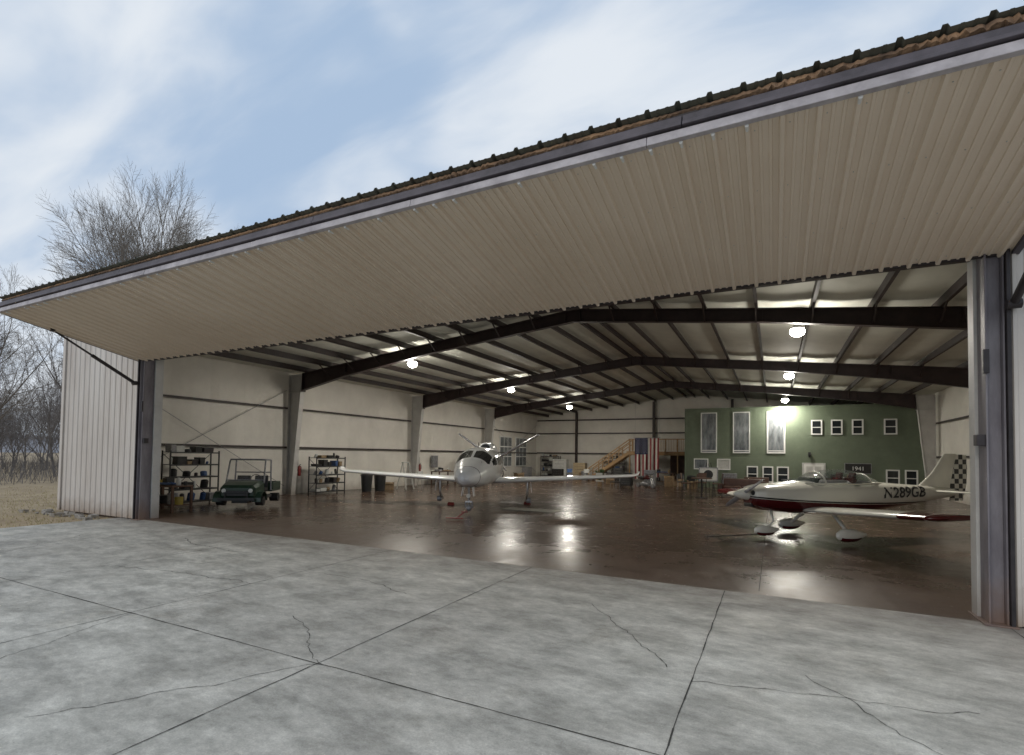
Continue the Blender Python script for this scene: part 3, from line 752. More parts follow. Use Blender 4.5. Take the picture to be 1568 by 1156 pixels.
for s in (1,-1):
    mb.cyl((-.13,s*.13,1.32),(1,s*.5,.8),.035,.03,10,1); mb.tube([(-1.38,s*.1,1.93),(-1.62,s*.28,2.05)],.008,4,1)
mb.obj('probes',['dark','black'],J)

# ---------------------------------------------------------------- propeller plane
K=empty('light_propeller_airplane',(0.99,15.34,0),(-0.820,-0.572)); K.scale=(.97,.97,.97)
rt_=[(1.98,1.14,.24,.16,.22),(1.93,1.14,.33,.21,.29),(1.7,1.13,.43,.27,.38),(1.2,1.12,.5,.32,.43),(.6,1.11,.54,.38,.46),(0,1.11,.55,.40,.47),(-.8,1.11,.54,.42,.47),(-1.4,1.13,.49,.38,.43),(-2.2,1.17,.38,.28,.36),(-3.2,1.21,.22,.18,.25),(-4.0,1.23,.09,.10,.15),(-4.25,1.23,.03,.05,.1)]
rc=catmull(rt_,8)
def rm(c):
    if -1.35<c.x<.35 and c.z>1.46 and abs(c.y)<.42: return 1
    return 0
mb=MB(); mb.loft(fus_rings(rc,64,2.5),0,True,rm); mb.obj('fuselage',['rv','black'],K,smooth=True)
mb=MB()
cn=[(.75,1.39,.08,.06,.02),(.5,1.39,.36,.17,.02),(.15,1.39,.47,.33,.02),(-.3,1.39,.5,.41,.02),(-.75,1.39,.49,.41,.02),(-1.15,1.40,.42,.33,.02),(-1.55,1.41,.27,.18,.02),(-1.85,1.41,.10,.04,.02)]
mb.loft(fus_rings(catmull(cn,6),36,2.1),0,True); mb.obj('bubble_canopy',['canopy'],K,smooth=True)
mb=MB()
for xb in (.12,-1.25):
    zt_=interp(cn,xb,3);hw=interp(cn,xb,2)
    mb.tube([(xb,hw*1.01*math.cos(a),1.40+zt_*1.01*math.sin(a)) for a in [math.pi*i/16 for i in range(17)]],.022,6,0)
for s in (1,-1): mb.tube([(.6,s*.33,1.45),(.15,s*.49,1.44),(-.3,s*.52,1.44),(-.75,s*.51,1.44),(-1.25,s*.42,1.45),(-1.7,s*.22,1.46)],.02,6,0)
mb.obj('canopy_frame',['cream'],K,smooth=True)
mb=MB()
for s in (1,-1):
    mb.beam((-.55,s*.22,1.05),(-.8,s*.22,1.58),.36,.10,0,up=(1,0,0)); mb.beam((-.82,s*.22,1.56),(-.86,s*.22,1.72),.2,.08,0,up=(1,0,0))
mb.beam((.3,0,1.42),(.22,0,1.58),.75,.05,1,up=(1,0,0))
mb.obj('seats',['maroon','black'],K,bevel=.02)
mb=MB()
mb.tube([(2.0,0,1.15),(2.05,0,1.15),(2.2,0,1.15),(2.32,0,1.15),(2.38,0,1.15)],[.16,.155,.12,.06,.012],20,0)
mb.obj('spinner',['cream'],K,smooth=True)
mb=MB()
bd=Vector((0,math.cos(.45),math.sin(.45)))
for s in (1,-1):
    rings=[]
    for q,(wd,th) in zip((.1,.3,.55,.8,.9),((.07,.05),(.13,.03),(.13,.02),(.10,.012),(.04,.008))):
        c=Vector((2.1,0,1.15))+bd*s*q; sdv=Vector((.5,0,0))+bd.cross(Vector((1,0,0)))*.86*s
        sdv.normalize(); nn=bd.cross(sdv)
        rings.append([c+sdv*wd*.5*math.cos(a)+nn*th*math.sin(a) for a in [k*math.pi/5 for k in range(10)]])
    mb.loft(rings,0,True)
mb.obj('propeller',['grey'],K,smooth=True)
mb=MB()
for s in (1,-1): mb.cyl((1.97,s*.22,1.19),(1,0,0),.07,.04,14,0)
mb.box(1.7,1.985,-.16,.16,.82,.92,0)
mb.obj('cowl_inlets',['black'],K,bevel=.02)
mb=MB(); mtp=MB()
for s in (1,-1):
    st=[((.72,s*(.3+i*.2),.74+(.3+i*.2)*.06),1.45,(0,0,1)) for i in range(0,18)]
    surface(mb,st,1.15,0,lambda c:(1 if abs(c.y)>3.1 else (2 if (c.z<.735+abs(c.y)*.06 and abs(c.y)>1.2 and c.x<.3) else 0)))
    surface(mtp,[((.72,s*3.7,.962),1.45,(0,0,1)),((.62,s*3.82,.975),1.3,(0,0,1)),((.45,s*3.9,.99),1.05,(0,0,1))],1.0)
mb.obj('wings',['cream','maroon','check2'],K,smooth=True)
mtp.obj('wing_tips',['maroon'],K,smooth=True)
mb=MB(); me_=MB()
surface(mb,[((-2.95,0,1.33),1.05,(0,1,0)),((-3.45,0,1.75),.68,(0,1,0)),((-3.78,0,2.2),.46,(0,1,0)),((-3.86,0,2.27),.36,(0,1,0))],1.0)
surface(me_,[((-4.0,0,.98),.42,(0,1,0)),((-4.02,0,1.4),.52,(0,1,0)),((-4.13,0,1.85),.44,(0,1,0)),((-4.22,0,2.25),.32,(0,1,0))],.8)
for s in (1,-1):
    surface(mb,[((-3.35,s*.1,1.25),.62,(0,0,1)),((-3.55,s*1.3,1.25),.42,(0,0,1))],1.0)
    surface(me_,[((-3.98,s*.12,1.25),.38,(0,0,1)),((-3.98,s*1.3,1.25),.30,(0,0,1))],.8)
    surface(mb,[((-3.55,s*1.31,1.25),.72,(0,0,1)),((-3.65,s*1.38,1.25),.55,(0,0,1))],1.0)
mb.obj('tail_surfaces',['cream'],K,smooth=True); me_.obj('rudder_and_elevators',['check'],K,smooth=True)
mb=MB()
def pant(c,L_,hw,hh):
    x,y,z=c; t=[(L_*.5,0,.01,.01,.01),(L_*.46,0,hw*.5,hh*.5,hh*.4),(L_*.3,0,hw*.9,hh*.9,hh*.8),(L_*.05,0,hw,hh,hh*.9),(-L_*.2,0,hw*.75,hh*.75,hh*.7),(-L_*.5,.03,.02,.03,.03)]
    rr=fus_rings(catmull(t,4),20,2.2); mb.loft([[(px+x,py+y,pz+z) for px,py,pz in r] for r in rr],0,True,lambda c_:(3 if (c_.z<z-.04 and c_.x<x+.30) else 0))
for s in (1,-1):
    y=s*1.08
    pant((-.05,y,.22),.82,.11,.17); wheel(mb,(0,y,.165),.165,.11,(0,1,0),1,2)
    mb.tube([(-.1,s*.4,.72),(-.03,s*.8,.45),(0,s*1.03,.27)],[.05,.045,.035],10,0)
pant((1.45,0,.2),.7,.1,.15); wheel(mb,(1.48,0,.15),.15,.1,(0,1,0),1,2)
mb.tube([(1.35,0,.75),(1.25,0,.45),(1.40,0,.28)],[.035,.03,.03],10,0)
mb.obj('wheel_fairings',['cream','rubber','grey','maroon'],K,smooth=True)
def fus_y(x,z,e=2.5):
    zc,hw,ht,hb=[interp(rt_,x,k) for k in (1,2,3,4)]
    q=(z-zc)/(ht if z>zc else hb); q=min(.97,abs(q))
    return hw*(1-q**e)**(1/e)
tx=bpy.data.curves.new('reg','FONT'); tx.body='N289GB'; tx.size=.38; tx.shear=.2; tx.space_character=1.02; tx.offset=0.008
to=bpy.data.objects.new('tmp_reg',tx); scene.collection.objects.link(to)
bpy.context.view_layer.update()
dg=bpy.context.evaluated_depsgraph_get()
me=bpy.data.meshes.new_from_object(to.evaluated_get(dg)); bpy.data.objects.remove(to)
for v in me.vertices:
    X=-1.50-v.co.x*1.05; Z=1.09+v.co.y+.02*v.co.x
    v.co=(X,fus_y(X,Z)+.022,Z)
me.materials.clear(); me.materials.append(M['black'])
ro=bpy.data.objects.new('registration',me); scene.collection.objects.link(ro); ro.parent=K
T=empty('tow_bar',(0,0,0)); mb=MB()
mb.tube([(-8.85,14.15,.16),(-8.62,13.3,.05)],.025,8,0); mb.tube([(-8.9,14.35,.18),(-8.75,14.15,.16),(-8.95,14.12,.16)],.02,6,0); mb.tube([(-8.95,13.25,.06),(-8.4,13.35,.06)],.02,8,0)
mb.obj('bar',['red'],T)
T=empty('tow_bar',(0,0,0)); mb=MB()
mb.tube([(-.35,14.3,.12),(-1.5,13.7,.04)],.014,8,0); mb.tube([(-1.55,13.95,.05),(-1.45,13.45,.05)],.014,8,0); mb.obj('bar',['black'],T)
for (x,y) in ((-9.0,19.2),(-11.4,17.2)):
    T=empty('wheel_chock',(x,y,0)); mb=MB(); mb.loft([[(-.14,-.07,0),(-.14,.07,0),(-.14,0,.11)],[(.14,-.07,0),(.14,.07,0),(.14,0,.11)]],0,True); mb.obj('block',['red'],T,bevel=.01)
mb=MB(); mb.box(-9.0,-6.9,16.9,17.7,.003,.014,0); mb.obj('floor_mat',['mat'],None,bevel=.003)

# ---------------------------------------------------------------- utility vehicle
V=empty('utility_vehicle',(-16.75,12.3,0),(0.58,-0.81))
mb=MB()
hood=[]
for x,hw,zb,zt in ((1.22,.50,.50,.76),(1.15,.56,.42,.86),(.8,.60,.40,.95),(.45,.62,.40,1.0)):
    hood.append([(x,-hw,zb),(x,hw,zb),(x,hw*1.0,zt-.1),(x,hw*.85,zt),(x,-hw*.85,zt),(x,-hw,zt-.1)])
mb.loft(hood,0,True)
mb.box(-.35,.45,-.64,.64,.36,.46,1); mb.box(-1.35,-.3,-.66,.66,.55,.62,0); mb.box(-1.35,-1.3,-.66,.66,.62,.88,0); mb.box(-.36,-.3,-.66,.66,.62,.88,0)
for s in (1,-1): mb.box(-1.3,-.36,s*.66-.02,s*.66+.02,.62,.88,0)
for s in (.62,-.62):
    rings=[]
    for k in range(9):
        a=math.pi*k/8; rings.append([(.85+.36*math.cos(a),s-.16,.30+.36*math.sin(a)),(.85+.36*math.cos(a),s+.13,.30+.36*math.sin(a)),(.85+.33*math.cos(a),s+.13,.30+.33*math.sin(a)),(.85+.33*math.cos(a),s-.16,.30+.33*math.sin(a))])
    mb.loft(rings,0,True)
mb.obj('body',['jdg','black'],V,bevel=.02)
mb=MB(); mb.box(1.19,1.26,-.34,.34,.5,.68,0); mb.beam((1.3,-.58,.4),(1.3,.58,.4),.06,.1,0); mb.beam((1.3,-.35,.4),(1.3,-.35,.62),.04,.04,0); mb.beam((1.3,.35,.4),(1.3,.35,.62),.04,.04,0); mb.beam((1.3,-.4,.62),(1.3,.4,.62),.04,.04,0)
for s in (1,-1): mb.cyl((1.21,s*.42,.68),(1,0,0),.07,.06,16,1)
mb.beam((1.0,0,.3),(-1.2,0,.3),.5,.12,0)
mb.obj('grille_bumper',['black','headl'],V,bevel=.008)
mb=MB()
for s in (1,-1): 
    wheel(mb,(.85,s*.62,.31),.31,.24); wheel(mb,(-.85,s*.60,.31),.31,.28)
mb.obj('wheels',['rubber','black'],V,smooth=True)
mb=MB()
for s in (.62,-.62):
    mb.tube([(.5,s,.9),(.25,s*.95,1.66),(.2,s*.92,1.72)],.028,8,0); mb.tube([(-.3,s,.6),(-.35,s*.96,1.70)],.028,8,0); mb.tube([(.22,s*.93,1.71),(-.35,s*.93,1.71)],.028,8,0)
mb.tube([(.22,-.57,1.71),(.22,.57,1.71)],.028,8,0); mb.tube([(-.35,-.57,1.71),(-.35,.57,1.71)],.028,8,0); mb.tube([(-.32,-.6,1.25),(-.32,.6,1.25)],.02,8,0)
mb.tube([(.49,-.61,1.0),(.49,.61,1.0)],.02,8,0)
mb.obj('roll_cage',['grey'],V,smooth=True)
mb=MB(); mb.add([(.49,-.6,1.0),(.49,.6,1.0),(.26,.57,1.66),(.26,-.57,1.66)],[(0,1,2,3)],0); mb.obj('windshield',['shield'],V)
mb=MB()
for s in (.3,-.3): mb.box(-.25,.15,s-.24,s+.24,.6,.72,0); mb.beam((-.22,s,.70),(-.32,s,1.12),.44,.09,0,up=(1,0,0))
mb.tube([(.32+.0,.3+.17*math.cos(a),1.04+.15*math.sin(a)) for a in [i*math.pi/8 for i in range(17)]],.014,6,1); mb.tube([(.5,.3,.85),(.32,.3,1.04)],.015,6,1)
mb.obj('seats_wheel',['black','black'],V,bevel=.02)

# ---------------------------------------------------------------- shelving
def shelf(x,y0,y1,h,n,rz=None):
    e=empty('shelving_rack',(x,(y0+y1)/2,0)); hy=(y1-y0)/2; mb=MB()
    if rz is not None: e.rotation_euler=(0,0,rz)
    for xx in (-.25,.25):
        for yy in (-hy,hy): mb.box(xx-.02,xx+.02,yy-.02,yy+.02,0,h,0)
    for k in range(n):
        z=.15+(h-.2)*k/(n-1); mb.box(-.27,.27,-hy,hy,z-.02,z,0); mb.box(.255,.275,-hy,hy,z-.05,z-.021,0)
    mb.beam((-.25,-hy,.2),(-.25,hy,h-.1),.01,.02,0); mb.beam((-.25,hy,.2),(-.25,-hy,h-.1),.01,.02,0)
    mb.obj('frame',['black'],e)
    mi=MB()
    for k in range(n):
        z=.15+(h-.2)*k/(n-1); y=-hy+.06
        while y<hy-.2:
            wd=U(.12,.4); hh=U(.1,.32) if k<n-1 else U(.1,.3); m=random.choice([0,0,1,2,3,4,5,5,4,0])
            if y+wd>hy-.04: break
            if R()<.45: mi.tube([(U(-.05,.1),y+wd/2,z),(0.05,y+wd/2,z+hh*.85),(0.05,y+wd/2,z+hh)],[wd*.35,wd*.35,wd*.18],12,m)
            elif R()<.9:
                mi.loft([[(-.18,y,z),(.18,y,z),(.18,y+wd,z),(-.18,y+wd,z)],[(-.2,y-.01,z+hh),(.2,y-.01,z+hh),(.2,y+wd+.01,z+hh),(-.2,y+wd+.01,z+hh)]],m,True)
            y+=wd+U(.02,.14)
    mi.obj('stored_items',['black','blue','grey','card','offw','dark'],e,bevel=.012)
shelf(-19.4,10.9,12.7,2.0,5)
shelf(-19.4,17.5,19.3,1.8,5)
shelf(-19.6,31.6,33.6,1.9,5)
shelf(-12.6,43.9,45.9,1.9,5,-math.pi/2)
shelf(-18.8,44.3,46.1,2.0,5,-math.pi/2)
def workbench(x,y,w_,mats5,rz=0):
    W=empty('workbench',(x,y,0)); W.rotation_euler=(0,0,rz); mb=MB()
    mb.box(-w_,w_,-.35,.35,.82,.87,0)
    for xx in (-w_+.05,w_-.05):
        for yy in (-.3,.3): mb.box(xx-.035,xx+.035,yy-.035,yy+.035,0,.819,0)
    mb.box(-w_+.05,w_-.05,-.3,.3,.22,.25,0); mb.obj('bench',['wood2'],W,bevel=.006)
    mb=MB()
    mb.loft([[(-.8,-.2,.872),(-.45,-.2,.872),(-.45,.2,.872),(-.8,.2,.872)],[(-.78,-.18,1.0),(-.47,-.18,1.0),(-.47,.18,1.0),(-.78,.18,1.0)]],0)
    n=9; g=[[(-.25+.75*i/n,-.32+.5*j/n,.90+.06*R()*(0<i<n)*(0<j<n)) for i in range(n+1)] for j in range(n+1)]
    vs=[p for r in g for p in r]; mb.add(vs,[(j*(n+1)+i,j*(n+1)+i+1,(j+1)*(n+1)+i+1,(j+1)*(n+1)+i) for j in range(n) for i in range(n)],1)
    mb.tube([(.6,0,.872),(.6,0,1.05),(.6,0,1.12)],[.07,.07,.035],12,2); mb.tube([(.72,.15,.872),(.72,.15,1.0)],.05,12,3)
    mb.loft([[(-.3,.0,.872),(-.05,.0,.872),(-.05,.25,.872),(-.3,.25,.872)],[(-.3,.0,1.08),(-.05,.0,1.08),(-.05,.25,1.12),(-.3,.25,1.12)]],3)
    mb.loft([[(-.7,-.22,.251),(-.1,-.22,.251),(-.1,.22,.251),(-.7,.22,.251)],[(-.72,-.24,.5),(-.08,-.24,.5),(-.08,.24,.5),(-.72,.24,.5)]],3); mb.tube([(.3,0,.251),(.3,0,.6)],.15,14,4); mb.tube([(.65,0,.251),(.65,0,.5)],.12,14,0)
    mb.obj('bench_items',mats5,W,bevel=.01)
workbench(-17.85,10.1,.85,['yellow','blue','offw','black','grey'])
workbench(-19.7,28.8,1.0,['grey','card','offw','black','red'],math.pi/2)
workbench(3.4,36.9,.95,['grey','offw','card','black','grey'])
workbench(-7.4,38.8,.95,['red','blue','card','black','grey'])
def bin_(name,x,y,h,r,m):
    e=empty(name,(x,y,0)); mb=MB(); mb.tube([(0,0,0),(0,0,.04),(0,0,h*.86),(0,0,h*.87),(0,0,h*.93),(0,0,h)],[r*.8,r*.82,r,r*1.08,r*1.06,r*.4],20,0)
    for s in (1,-1): mb.beam((s*r*1.0,-.08,h*.75),(s*r*1.0,.08,h*.75),.03,.03,0)
    mb.obj('body',[m],e,smooth=True)
bin_('trash_can',-18.9,20.6,.95,.3,'black'); bin_('trash_can',-18.8,21.5,1.0,.32,'black'); bin_('trash_can',-14.0,41.0,.8,.28,'grey'); bin_('trash_can',-5.0,36.8,.8,.28,'black')
def toolchest(x,y,h,w_,d,m,hd=(0,-1)):
    e=empty('tool_chest',(x,y,0),hd); mb=MB()
    mb.box(-d/2,d/2,-w_/2,w_/2,.12,h,0)
    n=5
    for k in range(n):
        z0=.16+(h-.2)*k/n; mb.box(d/2,d/2+.015,-w_/2+.03,w_/2-.03,z0,z0+(h-.2)/n-.02,0); mb.beam((d/2+.03,-w_*.35,z0+(h-.2)/n-.06),(d/2+.03,w_*.35,z0+(h-.2)/n-.06),.02,.02,1)
    for xx in (-d*.35,d*.35):
        for yy in (-w_*.4,w_*.4): mb.cyl((xx,yy,.06),(0,1,0),.058,.04,12,2)
    mb.obj('cabinet',[m,'chrome','rubber'],e,bevel=.008)
toolchest(-8.6,33.5,.95,.8,.5,'black'); toolchest(-7.2,34.2,1.15,.7,.5,'grey')
toolchest(-17.0,43.2,1.7,1.3,.6,'offw'); toolchest(-15.3,43.6,1.4,1.1,.6,'tan'); toolchest(-16.2,40.5,.9,.9,.5,'black'); toolchest(-19.2,40.8,1.0,1.0,.5,'grey',(1,0))
toolchest(-.9,33.5,.9,1.3,.5,'wood2'); toolchest(.9,34.5,.8,1.0,.5,'black'); toolchest(-2.6,36.9,1.0,.9,.5,'grey'); toolchest(-10.9,40.2,1.1,.8,.5,'black')
def carton(x,y,w_,h,rz):
    e=empty('cardboard_box',(x,y,0),(math.cos(rz),math.sin(rz))); mb=MB(); t=.01
    mb.box(-w_/2,w_/2,-w_/2,w_/2,0,t,0)
    for s in (1,-1):
        mb.box(s*w_/2-t/2,s*w_/2+t/2,-w_/2,w_/2,t,h,0); mb.box(-w_/2+t,w_/2-t,s*w_/2-t/2,s*w_/2+t/2,t,h,0)
        mb.beam((s*w_/2,0,h),(s*(w_/2+.12),0,h+.08),w_*.95,t,0,up=(0,0,1)); mb.beam((0,s*w_/2,h),(0,s*(w_/2+.1),h-.06),w_*.9,t,0,up=(0,0,1))
    mb.obj('carton',['card'],e)
for a in ((-14.6,42.4,.7,.6,.3),(-18.6,38.0,.6,.5,1.0),(-18.9,30.6,.5,.45,.2),(-11.9,38.6,.5,.5,.7),(-18.9,22.4,.45,.4,.6),(-10.6,36.8,.6,.4,.2),(-4.7,35.2,.5,.45,.5),(-6.4,36.6,.6,.7,.1),(-6.0,37.4,.5,.4,.9),(-1.4,36.8,.5,.5,.3)): carton(*a)
def tyres(x,y,n):
    e=empty('tyre_stack',(x,y,0)); mb=MB()
    for k in range(n): wheel(mb,(U(-.03,.03),U(-.03,.03),.1+.2*k),.3,.19,(0,0,1))
    mb.obj('tyres',['rubber','grey'],e,smooth=True)
tyres(-19.4,14.3,2); tyres(-19.3,35.0,3)
def ext(x,y):
    e=empty('fire_extinguisher',(x,y,1.1)); mb=MB(); mb.tube([(0,0,-.22),(0,0,-.2),(0,0,.18),(0,0,.24),(0,0,.28)],[.06,.075,.075,.04,.02],14,0); mb.beam((0,0,.3),(.1,0,.33),.03,.02,1); mb.tube([(.02,0,.28),(.1,.03,.2),(.1,.03,-.05)],.012,6,1); mb.obj('cylinder_body',['red','black'],e,smooth=True)
ext(-19.95,17.2); ext(-19.95,26.5)
e=empty('floor_fan',(-18.4,34.0,0),(1,-.6)); mb=MB()
mb.tube([(.0,.48*math.cos(a),.65+.48*math.sin(a)) for a in [i*math.pi/12 for i in range(25)]],.03,6,0)
for r_ in (.15,.3,.42): mb.tube([(.05,r_*math.cos(a),.65+r_*math.sin(a)) for a in [i*math.pi/10 for i in range(21)]],.006,4,0)
for k in range(5):
    a=k*2*math.pi/5; mb.beam((0,.05*math.cos(a),.65+.05*math.sin(a)),(0,.4*math.cos(a),.65+.4*math.sin(a)),.15,.01,1,up=(1,.5,0))
mb.cyl((-.05,0,.65),(1,0,0),.1,.2,14,0)
for s in (1,-1): mb.beam((0,s*.5,.65),(-.1,s*.45,0),.04,.04,0); mb.beam((.25,s*.45,.02),(-.3,s*.45,.02),.04,.04,0)
mb.obj('fan',['black','grey'],e)
e=empty('step_ladder',(-18.6,23.4,0),(.2,1)); mb=MB()
for s in (.28,-.28):
    mb.beam((s,-.4,0),(s*.7,0,1.5),.04,.07,0); mb.beam((s,.4,0),(s*.7,.03,1.5),.03,.05,0)
for k in range(1,5): mb.box(-.26,.26,-.4+k*.08-.04,-.4+k*.08+.06,k*.3-.01,k*.3+.01,0)
mb.box(-.22,.22,-.08,.12,1.48,1.53,0); mb.obj('frame',['offw'],e)
def chair(name,x,y,hd,m,m2='black',seat=.45):
    e=empty(name,(x,y,0),hd); mb=MB()
    for a in (-.2,.2):
        for b in (-.2,.2): mb.tube([(a*1.1,b*1.1,0),(a*.9,b*.9,seat)],.016,6,1)
        mb.tube([(-.19,a,seat),(-.26,a,seat+.5)],.016,6,1)
    mb.box(-.22,.22,-.22,.22,seat,seat+.05,0); mb.beam((-.23,0,seat+.22),(-.26,0,seat+.52),.42,.03,0,up=(1,0,0)); mb.obj('frame',[m,m2],e,bevel=.01)
e=empty('round_table',(-3.2,27.2,0)); mb=MB(); mb.cyl((0,0,.98),(0,0,1),.5,.04,28,0); mb.tube([(0,0,.02),(0,0,.96)],.04,10,1); mb.cyl((0,0,.015),(0,0,1),.3,.03,20,1); mb.obj('table',['wood2','black'],e)
chair('bar_stool',-3.9,27.0,(1,0),'wood2','black',.7); chair('bar_stool',-2.5,27.5,(-1,-.2),'wood2','black',.7); chair('bar_stool',-3.3,28.2,(0,-1),'wood2','black',.7)
chair('folding_chair',-9.6,31.0,(.5,-1),'offw','grey'); chair('folding_chair',-8.5,30.5,(-.3,-1),'black','grey'); chair('folding_chair',-14.6,39,(0.3,-1),'blue','grey'); chair('folding_chair',-13.2,39.3,(0.6,-1),'offw','grey')
chair('folding_chair',-18.6,25.0,(1,-.3),'offw','grey'); chair('folding_chair',-5.2,33.8,(.3,-1),'black','grey'); chair('folding_chair',-4.2,34.0,(-.3,-1),'wood2','black')
e=empty('easel_sign',(-3.1,29.3,0)); mb=MB()
for s in (.35,-.35): mb.beam((s,0,0),(s*.3,.1,1.75),.03,.03,0)
mb.beam((0,.5,0),(0,.1,1.7),.03,.03,0); mb.box(-.48,.48,-.05,-.02,.75,1.5,1); mb.box(-.42,.42,-.056,-.051,.81,1.44,2); mb.cyl((0,-.06,1.12),(0,1,0),.24,.006,24,0); mb.obj('board',['black','grey','offw'],e)
e=empty('brown_sofa',(-1.5,29.6,0),(0,-1)); mb=MB()
mb.box(-.4,.42,-.9,.9,.15,.42,0); mb.box(-.5,-.22,-.9,.9,.42,.92,0)
for s in (1,-1): mb.box(-.45,.42,s*1.02-.12,s*1.02+.12,.1,.64,0)
mb.box(-.21,.44,-.88,-.01,.42,.54,0); mb.box(-.21,.44,.01,.88,.42,.54,0); mb.obj('cushions',['leather'],e,bevel=.05)
e=empty('motorcycle',(-6.9,31.5,0),(.8,-.6)); mb=MB()
wheel(mb,(.65,0,.3),.3,.1); wheel(mb,(-.65,0,.3),.3,.14)
mb.tube([(.65,.06,.3),(.45,.06,.85),(.4,.06,.95)],.02,8,2); mb.tube([(.65,-.06,.3),(.45,-.06,.85),(.4,-.06,.95)],.02,8,2); mb.tube([(.36,-.35,1.0),(.42,0,.95),(.36,.35,1.0)],.016,8,0)
mb.tube([(.42,0,.75),(.1,0,.78),(-.1,0,.72)],[.08,.16,.10],12,3); mb.tube([(-.1,0,.74),(-.4,0,.74),(-.7,0,.8)],[.12,.13,.06],12,0); mb.tube([(.3,0,.35),(0,0,.4),(-.3,0,.35)],[.1,.2,.12],12,1); mb.tube([(-.1,.14,.25),(-.8,.16,.3)],.04,8,2); mb.cyl((.52,0,.85),(1,0,0),.09,.1,14,2)
mb.obj('bike',['black','grey','chrome','maroon'],e,smooth=True)
e=empty('potted_plant',(-10.4,33.5,0)); mb=MB(); mb.tube([(0,0,0),(0,0,.35)],[.14,.2],14,0)
for i in range(60):
    a=U(0,6.28);r=U(.1,.4);z=U(.6,1.2); mb.add([(0,0,.35),(r*math.cos(a)*.6-.02,r*math.sin(a)*.6,z),(r*math.cos(a),r*math.sin(a),z-.1),(r*math.cos(a)*.6+.03,r*math.sin(a)*.6+.03,z*.8)],[(0,1,2,3)],1)
mb.obj('plant',['card',mat('leaf_green',(.05,.10,.03),.6)],e,fixn=False)

# ---------------------------------------------------------------- trees
def tree_mesh(h,seed,levels,nb,minr=.010,trunk=.28,tf=.4,wide=1.0,L0=.44,maxw=None,lift=.07):
    rs=random.Random(seed); mb=MB()
    def perp(d):
        a=Vector((rs.uniform(-1,1),rs.uniform(-1,1),rs.uniform(-1,1))); return d.cross(a).normalized()
    def br(p,d,L_,r,lv,az0=0):
        nseg=5 if lv<2 else (4 if lv<3 else (3 if lv<4 else 2))
        pts=[p];dd=d.copy();rr=[r]
        for i in range(nseg):
            dd=(dd+perp(dd)*rs.uniform(.02,.13)+Vector((0,0,lift if lv in(1,2) else .015))).normalized()
            pts.append(pts[-1]+dd*L_/nseg); rr.append(max(minr*.7,r*(1-(i+1)/nseg*(.45 if lv==0 else .6))))
        mb.tube(pts,rr,8 if lv==0 else (5 if lv<3 else 3),0,False)
        if lv>=levels: return
        n=nb[lv]
        for k in range(n):
            t0=tf if lv==0 else .2
            t=t0+(1-t0)*(k+rs.uniform(.2,.9))/n
            t=min(t,.99); i=min(int(t*nseg),nseg-1); q=pts[i].lerp(pts[i+1],t*nseg-i)
            dl=(pts[i+1]-pts[i]).normalized()
            if lv==0:
                az=k*2.4+rs.uniform(-.4,.4); ang=(1.05-.75*(t-t0)/(1-t0))*wide*rs.uniform(.85,1.1)
                nd=Vector((math.sin(ang)*math.cos(az),math.sin(ang)*math.sin(az),math.cos(ang)))
                LL=L_*rs.uniform(.85,1.1)
                rc_=rr[i]*rs.uniform(.5,.65)
            else:
                ang=rs.uniform(.38,.75); nd=(dl*math.cos(ang)+perp(dl)*math.sin(ang)).normalized()
                LL=L_*rs.uniform(.5,.72)*(1.1-.4*t); rc_=rr[i]*rs.uniform(.45,.65)
            if nd.z<-.05: nd.z*=-.3; nd.normalize()
            br(q,nd,LL,max(minr,rc_),lv+1)
        br(pts[-1],dd,L_*(.6 if lv==0 else .5),rr[-1]*.9,lv+1)
    br(Vector((0,0,-.1)),Vector((rs.uniform(-.03,.03),rs.uniform(-.03,.03),1)).normalized(),h*L0,trunk,0)
    zs=max(v[2] for v in mb.v); k=h/zs; kx=k
    if maxw:
        ws=sorted(math.hypot(v[0],v[1]) for v in mb.v)[int(len(mb.v)*.985)]; kx=min(k*1.15,maxw/ws)
    mb.v=[(a*kx,b*kx,c*k) for a,b,c in mb.v]
    return mb
def place(name,mb,loc,matn,rz=0,sc=1):
    o=mb.obj(name,[matn],None,fixn=False); o.location=loc; o.rotation_euler=(0,0,rz); o.scale=(sc,sc,sc); return o
big=tree_mesh(22.4,21,5,(14,8,6,5,4,3),minr=.011,trunk=.42,tf=.40,wide=.85,maxw=7.4,lift=.04)
place('bare_tree',big,(-36.6,20.6,-.05),'bark',1.9)
t2=tree_mesh(16.5,5,5,(7,5,5,4,3),minr=.011,trunk=.24,tf=.35)
place('bare_tree',t2,(-50,15.5,-.05),'bark')
t3=tree_mesh(15.0,8,4,(7,6,5,4,3),minr=.011,trunk=.2,tf=.35)
place('bare_tree',t3,(-47,21,-.05),'bark')
TL=empty('distant_tree_line')
vars_=[]
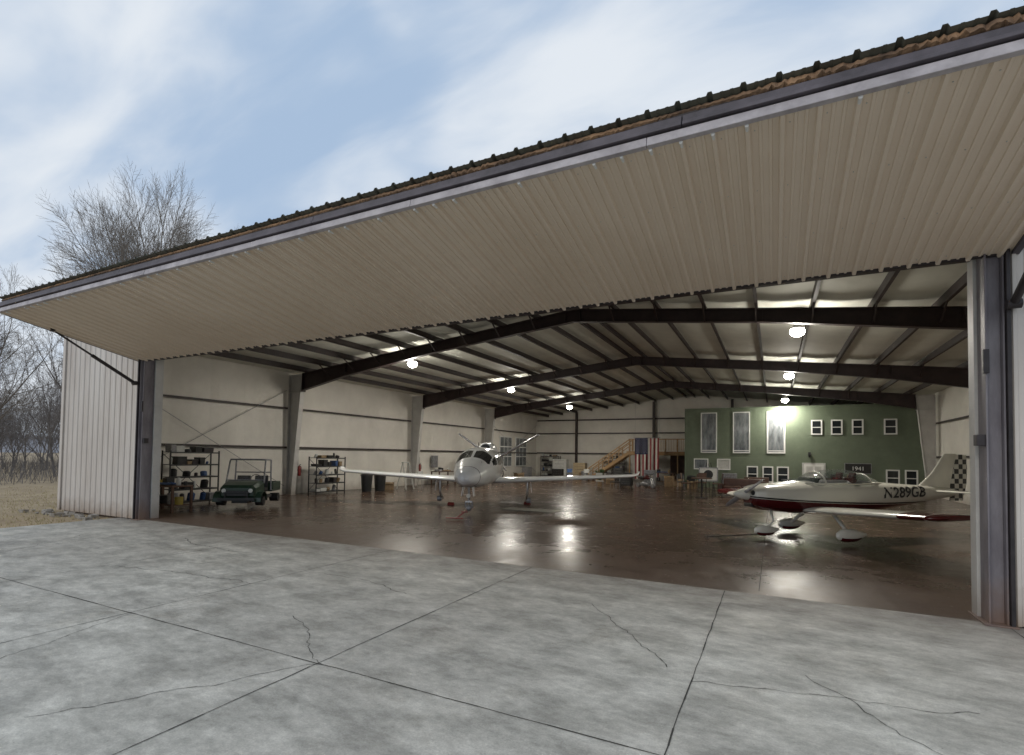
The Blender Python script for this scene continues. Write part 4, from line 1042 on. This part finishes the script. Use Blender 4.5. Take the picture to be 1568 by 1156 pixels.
for i in range(5):
    vm=tree_mesh(11.5,30+i,4,(8,5,4,3),minr=.011,trunk=.12,tf=.15,wide=.75,L0=.5)
    vars_.append(vm.obj('line_tree',['bark2'],TL,fixn=False))
cnt=0
rs=random.Random(3)
for i in range(200):
    if i<120:
        x=rs.uniform(-100,-37); y=rs.uniform(-6,46)
        if x>-44 and y>14: continue
    else:
        x=rs.uniform(-90,60); y=rs.uniform(62,95)
    if cnt<5: o=vars_[cnt]
    else:
        o=bpy.data.objects.new('line_tree',vars_[i%5].data); scene.collection.objects.link(o); o.parent=TL
    cnt+=1
    s=rs.uniform(.6,1.05); o.location=(x,y,-.05); o.rotation_euler=(0,0,rs.uniform(0,6.3)); o.scale=(s,s,s*rs.uniform(.85,1.1))
mb=MB(); rs=random.Random(9)
for i in range(7000):
    x=rs.uniform(-90,-37); y=rs.uniform(-8,44)
    h=rs.uniform(.4,1.9); a=rs.uniform(-.5,.5); b=rs.uniform(-.5,.5); w_=rs.uniform(.008,.02)
    mb.add([(x,y-w_,-.05),(x,y+w_,-.05),(x+a*h,y+b*h,h)],[(0,1,2)],0)
mb.obj('underbrush',['bark2'],None,fixn=False)
mb=MB()
for i in range(16000):
    x=-17.3-abs(rs.gauss(0,1))*9; y=rs.uniform(-3,28)
    if x>-21 and y>8.2: continue
    if x<-36: continue
    h=rs.uniform(.03,.12); a=rs.uniform(-.06,.06);b=rs.uniform(-.06,.06)
    mb.add([(x-.008,y-.008,-.05),(x+.008,y+.008,-.05),(x+a,y+b,-.05+h)],[(0,1,2)],0)
mb.obj('dry_grass',['straw'],None,fixn=False)
mb=MB(); pts=[]
for i in range(81):
    a=math.radians(-60+i*5); r=340
    pts.append((r*math.sin(-a),r*math.cos(a),8+5*math.sin(i*.7)+4*math.sin(i*.31)))
vs=[(x,y,-.5) for x,y,z in pts]+[(x*1.1,y*1.1,z) for x,y,z in pts]
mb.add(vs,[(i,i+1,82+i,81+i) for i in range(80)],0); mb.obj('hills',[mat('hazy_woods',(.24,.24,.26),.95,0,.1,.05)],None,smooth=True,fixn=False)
print('done')
